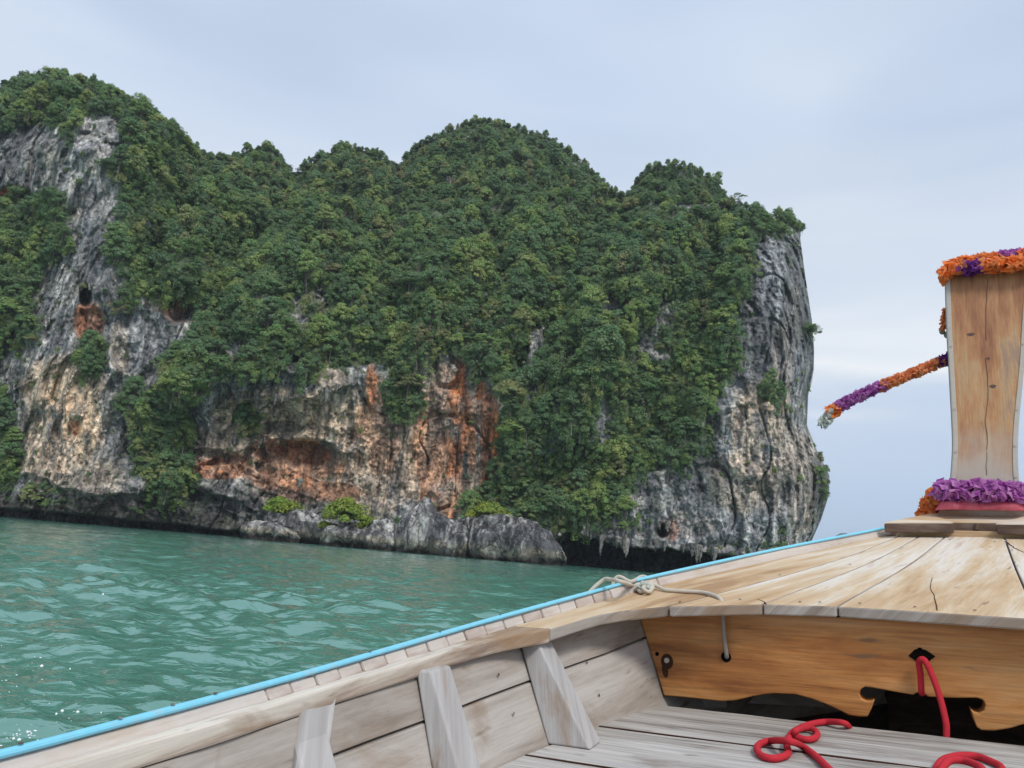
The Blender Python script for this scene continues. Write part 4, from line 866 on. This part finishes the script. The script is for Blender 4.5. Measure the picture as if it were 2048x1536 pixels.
disc('nail_hole', 1314, 1308, .005, .005, BLACK, beam); disc('nail_hole', 1840, 1298, .005, .003, BLACK, beam)
disc('rust_ring', 1334, 1323, .016, .019, RUST_SHADE, beam, .0012); disc('rust_ring', 1330, 1341, .008, .018, RUST_SHADE, beam, .0010, 14, .15)
bolt = disc('bolt', 1333, 1321, .0065, .0065, METAL, beam, .006, 12, 0, .008)
# things stowed in the dark under the deck show as grey edges
prism('floor_bearer', [onZ(1345, 1408, -.44) + [0, .06, -.02], onZ(1440, 1416, -.44) + [0, .10, -.02], onZ(1440, 1416, -.44) + [0, .10, .035], onZ(1345, 1408, -.44) + [0, .06, .035]], (0, .05, 0), W_GREY, None, 0, 2)
prism('floor_bearer', [onZ(1470, 1420, -.44) + [0, .20, -.02], onZ(1640, 1432, -.44) + [0, .22, -.02], onZ(1600, 1428, -.44) + [0, .22, .05], onZ(1520, 1424, -.44) + [0, .20, .05]], (0, .05, 0), W_GREY, None, 0, 2)

# prow post with metal edging and base
def post_y(py): return np.interp(py, [540, 975, 1030], [3.52, 3.36, 3.34])
PL = [(1891,530),(1893,560),(1896,650),(1901,740),(1906,830),(1908,890),(1905,945),(1901,968),(1895,1000)]
PR = [(2060,520),(2058,560),(2052,650),(2047,730),(2037,831),(2034,880),(2034,930),(2037,968),(2045,1000)]
Lq = smooth_path([onY(x, y, post_y(y)) for x, y in PL], 30); Rq = smooth_path([onY(x, y, post_y(y)) for x, y in PR], 30)
post = board('prow_post', Lq, Rq, .10, W_POST, None, 12, 'tall tapering wooden prow post, reddish above and grey below', .004, .0008, (0, 1, 0))
for Eq, s in ((Lq, 1), (Rq, -1)):
    e0 = Eq + [0 - .0015 * s, -.0035, 0]; e1 = Eq + [.013 * s, -.0035, 0]
    stp = board('metal_strip', e0, e1, .0045, METAL, post, 2, None, .001, 0, (0, 1, 0))
    board('metal_strip', e0 + [0, .001, 0], e0 + [0, .055, 0], .002, METAL, post, 2, None, 0, 0, (-s, 0, 0))
    for k in range(4, 28, 5):
        c = Eq[k] + [.0065 * s, -.0036, 0]; an = np.arange(10) * .6283
        prism('rivet', [c + np.array([.0042 * math.cos(a), 0, .0042 * math.sin(a)]) for a in an], (0, -.0025, 0), METAL_B, post, 0, 2, None, 0)
KNOT = Mat('wood_knot', .7, .2); KNOT.color((.13, .085, .075)); KNOT = KNOT.m
def post_crack(pts, wd):
    P = smooth_path([onY(x, y, post_y(y) - .0022) for x, y in pts], 30); P[:, 0] += .002 * vnoise(P * 40, 9); w_ = np.array([wd, 0, 0]); board('crack', P - w_, P + w_, .003, KNOT, post, 2, None, 0, 0, (0, 1, 0))
post_crack([(1975, 556), (1973, 600), (1972, 680)], .0007); post_crack([(1972, 715), (1975, 760), (1976, 800), (1971, 840), (1975, 880), (1973, 900)], .0007); post_crack([(1974, 905), (1973, 950)], .0005)
def pdisc(name, px, py, rx, ry, mat):
    c = onY(px, py, post_y(py) - .0012); prism(name, [c + np.array([rx * math.cos(a) * (1 + .25 * math.sin(3 * a)), 0, ry * math.sin(a)]) for a in np.arange(16) * .3927], (0, .003, 0), mat, post, 0, 2, None, 0)
pdisc('knot', 1942, 669, .013, .007, KNOT); pdisc('knot', 1986, 773, .010, .008, KNOT); pdisc('knot', 1977, 717, .006, .005, KNOT)
# base block and carved breast hook
bl = [onY(1880, 1019, 3.335), onY(2046, 1019, 3.335), onY(2050, 1032, 3.335), onY(1874, 1032, 3.335)]
prism('post_base', bl, (0, .14, 0), W_GREY, post, 0, 2)
zb_ = onY(1767, 1047, 3.25)[2]; 
def hk(x, y): return onZ(x, y, zb_)
def hxy(x, y, z): return np.array([x, y, z])
pA = onY(1767, 1047, 3.20); pB = onY(1903, 1047, 3.22); pC = onY(1908, 1046, 3.27); pD = onY(2006, 1047, 3.27); pE = onY(1992, 1049, 3.21); pF = onY(2140, 1052, 3.20)
pG = onY(2090, 1030, 3.36); pH = onY(1860, 1029, 3.36)
bm = bmesh.new(); top_ = [pA, pB, pC, pD, pE, pF, pG, pH]
th_ = np.array([0, 0, -.034]); hook = prism('breast_hook', top_, tuple(th_), W_DARK, None, 0, 1, 'dark notched board at the foot of the prow post', .004)
ht = [p + np.array([0, 0, .0032]) for p in top_]
prism('hook_top', [ht[0], ht[1], ht[2], ht[3], ht[4], ht[5], ht[6], ht[7]], (0, 0, -.003), W_DECK, hook, 0, 1, 'pale weathered top face', 0)
prism('hook_peg', [onY(1950, 1047, 3.262), onY(1958, 1047, 3.262), onY(1958, 1060, 3.262), onY(1950, 1060, 3.262)], (0, .02, 0), W_DARK, hook, 0, 2)
# planking below the hook closing the bow
bowpl = [onY(1800, 1058, 3.26), onY(2100, 1066, 3.24), onY(2100, 1082, 3.24), onY(1790, 1074, 3.26)]
prism('bow_filler', bowpl, (0, .12, 0), W_DECK, None, 0, 2)

# ------------------------------------------------------------------ ropes
def rope(name, P, r, mat, label, cat='rope', group=None, n=None, extra=None):
    P = smooth_path(P, n or max(40, len(P) * 9)); return link(name, tube(name, W(P), r, 10), mat, None, label, cat, group)
FR = FZ + .0078
def fl(x, y, h=0.): return onZ(x, y, FR + h)
rope('red_rope', [onY(1846,1378,BYP+.03), onY(1843,1385,BYP-.012), onY(1841,1350,BYP-.016), onY(1838,1328,BYP-.02), onY(1842,1319,BYP-.028), onY(1850,1322,BYP-.030), onY(1862,1345,BYP-.034), onY(1879,1392,BYP-.04), onY(1891,1440,BYP-.045), onY(1893,1462,BYP-.045), onY(1892,1500,BYP-.045)], .0068, RED, 'bright red rope hanging through the hole in the orange beam')
rope('red_rope', [fl(1700,1449)+[0,.06,-.03], fl(1690,1447,.006), fl(1650,1444), fl(1615,1450), fl(1588,1463), fl(1577,1476), fl(1574,1492,.004), fl(1577,1505), fl(1567,1513), fl(1545,1517), fl(1523,1511), fl(1514,1499), fl(1520,1488), fl(1540,1482), fl(1562,1481,.018), fl(1585,1484,.022), fl(1605,1493), fl(1630,1511), fl(1650,1530), fl(1672,1552)], .0068, RED, 'bright red rope snaking in two loops over the grey floorboards')
rope('red_rope', [fl(1602,1456,.002), fl(1622,1457,.002), fl(1634,1465), fl(1632,1474), fl(1618,1479), fl(1600,1476), fl(1588,1469,.004), fl(1592,1461,.014), fl(1604,1457,.008)], .0066, RED, 'small closed loop of red rope beside the bigger loops')
rope('red_rope', [fl(1872,1560), fl(1874,1535), fl(1890,1518), fl(1920,1511), fl(1955,1513), fl(1985,1524), fl(2002,1534), fl(2006,1548,.01), fl(2000,1556,.02), fl(1975,1552,.024), fl(1960,1534,.022), fl(1930,1522,.02), fl(1900,1521,.02), fl(1884,1538,.012), fl(1880,1560)], .0068, RED, 'coil of red rope at the right on the floorboards')
rdk = lambda x, y, h=0.: on_deck(x, y) + np.array([0, 0, .006 + h * .7])
q0 = rail_pt(1196)
rope('cream_rope', [q0 + [-.05, -.03, -.10], q0 + [-.03, -.01, -.02], rail_pt(1205) + [.0, .0, .022], onY(1222,1159,1.95), onY(1245,1164,1.93), rdk(1268,1182,.010), rdk(1282,1190,.004), rdk(1294,1184,.016), rdk(1304,1176,.014), rdk(1300,1190,.004), rdk(1286,1190,.018), rdk(1306,1180,.012), rdk(1330,1184,.0), rdk(1365,1187), rdk(1400,1189), rdk(1425,1194), rdk(1440,1200,-.004), rdk(1446,1203,-.02)], .0050, CORD, 'cream rope knotted over the blue rail onto the foredeck', n=150)
rope('cream_rope', [rail_pt(1232)+[-.03,0,-.08], rail_pt(1240)+[-.012,0,.016], onY(1262,1163,2.06), rdk(1285,1168,.022), rdk(1302,1172,.014), rdk(1306,1182,.006), rdk(1298,1190,.002)], .0048, CORD, 'second strand of cream rope running into the knot', n=60)
# frayed whipping on the knot
def tuft(name, c, r, n, mat, seed, label, cat, parent=None):
    rng = np.random.default_rng(seed); V = []; F = []
    for k in range(n):
        d = rng.normal(size=3); d /= np.linalg.norm(d); s = np.cross(d, rng.normal(size=3)); s /= np.linalg.norm(s); b = len(V)
        p = c + d * r * .25; q = c + d * r * rng.uniform(.7, 1.15) * np.array([1, 1, .8]); wv = s * r * .22
        V += [p - wv, p + wv, q + wv * 1.1, q - wv * 1.1]; F.append((b, b + 1, b + 2, b + 3))
    return link(name, mesh_np(name, W(np.array(V)), np.array(F), False), mat, parent, label, cat)
tuft('rope_knot', rdk(1287, 1186, .012), .021, 130, WHITE, 3, 'frayed white knot in the cream rope on the foredeck', 'knot')
rope('grey_cord', [onY(1446,1226,BYP-.03), onY(1447,1250,BYP-.02), onY(1450,1285,BYP-.014), onY(1453,1309,BYP-.008), onY(1454,1316,BYP+.01)], .0054, GCORD, 'short grey cord hanging from the foredeck into the beam hole', 'cord', n=40)

# ------------------------------------------------------------------ garlands and sashes
def petals(name, P, r, mat, seed, parent=None, per=10, step=.006, curl=1.5, pet=1., end=1.):
    rng = np.random.default_rng(seed); P = smooth_path(P, 80); ln = np.concatenate([[0], np.cumsum(np.linalg.norm(np.diff(P, axis=0), axis=1))])
    n = max(3, int(ln[-1] / step)); s = np.linspace(0, ln[-1], n); Q = np.stack([np.interp(s, ln, P[:, k]) for k in range(3)], 1); T, U, Vv = frames(Q)
    V = []; F = []
    for i in range(n):
        ph = rng.uniform(0, 6.28)
        for k in range(per):
            a = ph + k * 2 * math.pi / per + rng.normal(0, .2); d = U[i] * math.cos(a) + Vv[i] * math.sin(a); t = T[i]; c = np.cross(d, t)
            L_ = r * rng.uniform(.72, 1.12) * pet; wv = r * rng.uniform(.26, .42); tw = rng.normal(0, .7); side = c * math.cos(tw) + t * math.sin(tw); lean = t * rng.normal(0, .35)
            b = len(V); nrm = np.cross(side, d)
            for f, wf, cf in ((.15, .45, 0.), (.68, 1.0, .12), (1., 1.05, rng.uniform(.1, .55) * curl * rng.choice([-1, 1]))):
                o = Q[i] + (d + lean * f) * L_ * f + nrm * cf * r * .8
                ru = nrm * r * .16 * rng.normal(0, 1)
                V += [o - side * wv * wf + ru, o + nrm * r * .05, o + side * wv * wf - ru]
            for q in (0, 3): F += [(b + q, b + q + 1, b + q + 4, b + q + 3), (b + q + 1, b + q + 2, b + q + 5, b + q + 4)]
    return link(name, mesh_np(name, W(np.array(V)), np.array(F), True), mat, parent)
def root(name, p, label, cat):
    o = bpy.data.objects.new(name, None); COL.objects.link(o); tag(o, label, cat); return o     # meshes keep world coordinates
G1 = root('flower_garland', None, 'long purple and orange garland blowing left from the prow post', 'garland')
gy = 3.52
petals('purple_flowers', [onY(1925,705,gy), onY(1900,715,gy), onY(1880,724,gy)], .025, DPURPLE, 1, G1)
petals('orange_flowers', [onY(1880,724,gy), onY(1840,741,gy), onY(1800,757,gy), onY(1765,771,gy)], .0235, DORANGE, 2, G1)
petals('purple_flowers', [onY(1765,771,gy), onY(1735,784,gy), onY(1705,798,gy), onY(1676,814,gy)], .025, PURPLE, 3, G1)
petals('orange_flowers', [onY(1676,815,gy), onY(1662,826,gy)], .029, ORANGE, 4, G1, 10)
petals('white_buds', [onY(1664,824,gy), onY(1654,838,gy), onY(1647,846,gy)], .026, WHITE, 5, G1, 12, .005, .2)
for k, (x, y) in enumerate(((1635, 852), (1643, 857), (1652, 856), (1640, 847))):
    a_ = onY(1652, 838, gy); b_ = onY(x, y, gy); link('petal_tip', tube('petal_tip', W(smooth_path([a_, (a_ + b_) / 2 + [0, .004, .002], b_], 8)), .0115, 7, [.3, .6, .9, 1.1, 1.1, .9, .6, .15]), (WHITE, PURPLE)[k % 2] if k < 3 else WHITE, G1)
G2 = root('flower_garland', None, 'orange and purple garland along the top of the prow post', 'garland')
ty = 3.485
petals('orange_flowers', [onY(1890,556,ty+.03), onY(1888,545,ty), onY(1897,539,ty), onY(1910,538,ty), onY(1924,536,ty)], .029, ORANGE, 11, G2, 10, .007)
petals('purple_flowers', [onY(1924,537,ty), onY(1944,536,ty), onY(1962,533,ty)], .031, DPURPLE, 12, G2)
petals('orange_flowers', [onY(1962,532,ty), onY(1990,531,ty), onY(2020,528,ty), onY(2060,524,ty)], .032, ORANGE, 13, G2, 10, .007)
petals('orange_flowers', [onY(1905,530,ty+.05), onY(1930,525,ty+.05), onY(1960,519,ty+.05), onY(2000,518,ty+.05)], .027, ORANGE, 14, G2)
petals('purple_flowers', [onY(2000,514,ty+.05), onY(2020,511,ty+.05), onY(2042,508,ty+.05)], .024, PURPLE, 15, G2)
petals('orange_flowers', [onY(2042,511,ty+.05), onY(2070,508,ty+.05)], .03, ORANGE, 16, G2)
petals('orange_flowers', [onY(1889,548,ty+.04), onY(1891,566,ty+.05)], .018, DORANGE, 17, G2)
G3 = root('flower_garland', None, 'ruffled purple garland wrapped round the foot of the prow post', 'garland')
by = 3.305
petals('purple_flowers', [onY(1882,980,by+.03), onY(1900,982,by), onY(1940,982,by-.005), onY(1980,983,by-.005), onY(2020,985,by), onY(2060,991,by+.03)], .041, PURPLE, 21, G3, 12, .008, 1.3, 1.)
petals('orange_flowers', [onY(1884,986,by+.06), onY(1868,996,by+.09), onY(1860,1012,by+.10), onY(1857,1026,by+.10)], .036, ORANGE, 22, G3, 10, .0065)
G4 = root('flower_garland', None, 'small orange garland end with grey buds behind the prow post', 'garland')
petals('orange_flowers', [onY(1897,620,3.60), onY(1892,635,3.60), onY(1891,655,3.60)], .022, DORANGE, 31, G4)
for x, y in ((1882, 668), (1894, 676)):
    a_ = onY(1893, 652, 3.60); b_ = onY(x, y, 3.60); link('bud', tube('bud', W(smooth_path([a_, a_ * .5 + b_ * .5, b_], 10)), .012, 8, [.15, .15, .15, .15, .2, .7, 1, 1.05, .9, .5]), BUD, G4)
def sash(name, top, bot_, mat, label, seed):
    """cloth band drawn round the foot of the post with folds"""
    A = smooth_path(top, 40); Bq = smooth_path(bot_, 40); rows = []
    for f in np.linspace(0, 1, 9):
        q = A * (1 - f) + Bq * f; q[:, 1] += -.010 * math.sin(f * math.pi) + .007 * fbm(q, (14, 4, 70), 3, seed); q[:, 2] += .003 * fbm(q, (9, 9, 30), 2, seed + 4); rows.append(q)
    me = mesh_np(name, W(np.concatenate(rows)), grid_faces(9, 40)); o = link(name, me, mat, None, label, 'sash')
    s = o.modifiers.new('thickness', 'SOLIDIFY'); s.thickness = .003; return o
sash('cloth_sash', [onY(1893,1003,3.45), onY(1890,1002,3.315), onY(1960,1003,3.305), onY(2036,1005,3.31), onY(2040,1005,3.45)], [onY(1872,1026,3.46), onY(1877,1021,3.30), onY(1960,1019,3.295), onY(2043,1022,3.30), onY(2056,1026,3.46)], PINK, 'pink cloth sash tied round the foot of the prow post', 3)
sash('cloth_sash', [onY(1899,962,3.46), onY(1899,963,3.345), onY(1960,963,3.335), onY(2036,965,3.34), onY(2038,965,3.46)], [onY(1890,985,3.46), onY(1893,983,3.33), onY(1960,984,3.32), onY(2040,986,3.33), onY(2044,986,3.46)], OCLOTH, 'thin orange cloth band above the purple garland', 7)

for g_, p_ in ((G1, onY(1905, 712, 3.52)), (G2, onY(1970, 535, 3.485)), (G3, onY(1970, 1000, 3.31)), (G4, onY(1893, 652, 3.60))):
    g_.location = W(p_)
    for ch in g_.children: ch.location = -Vector(W(p_))
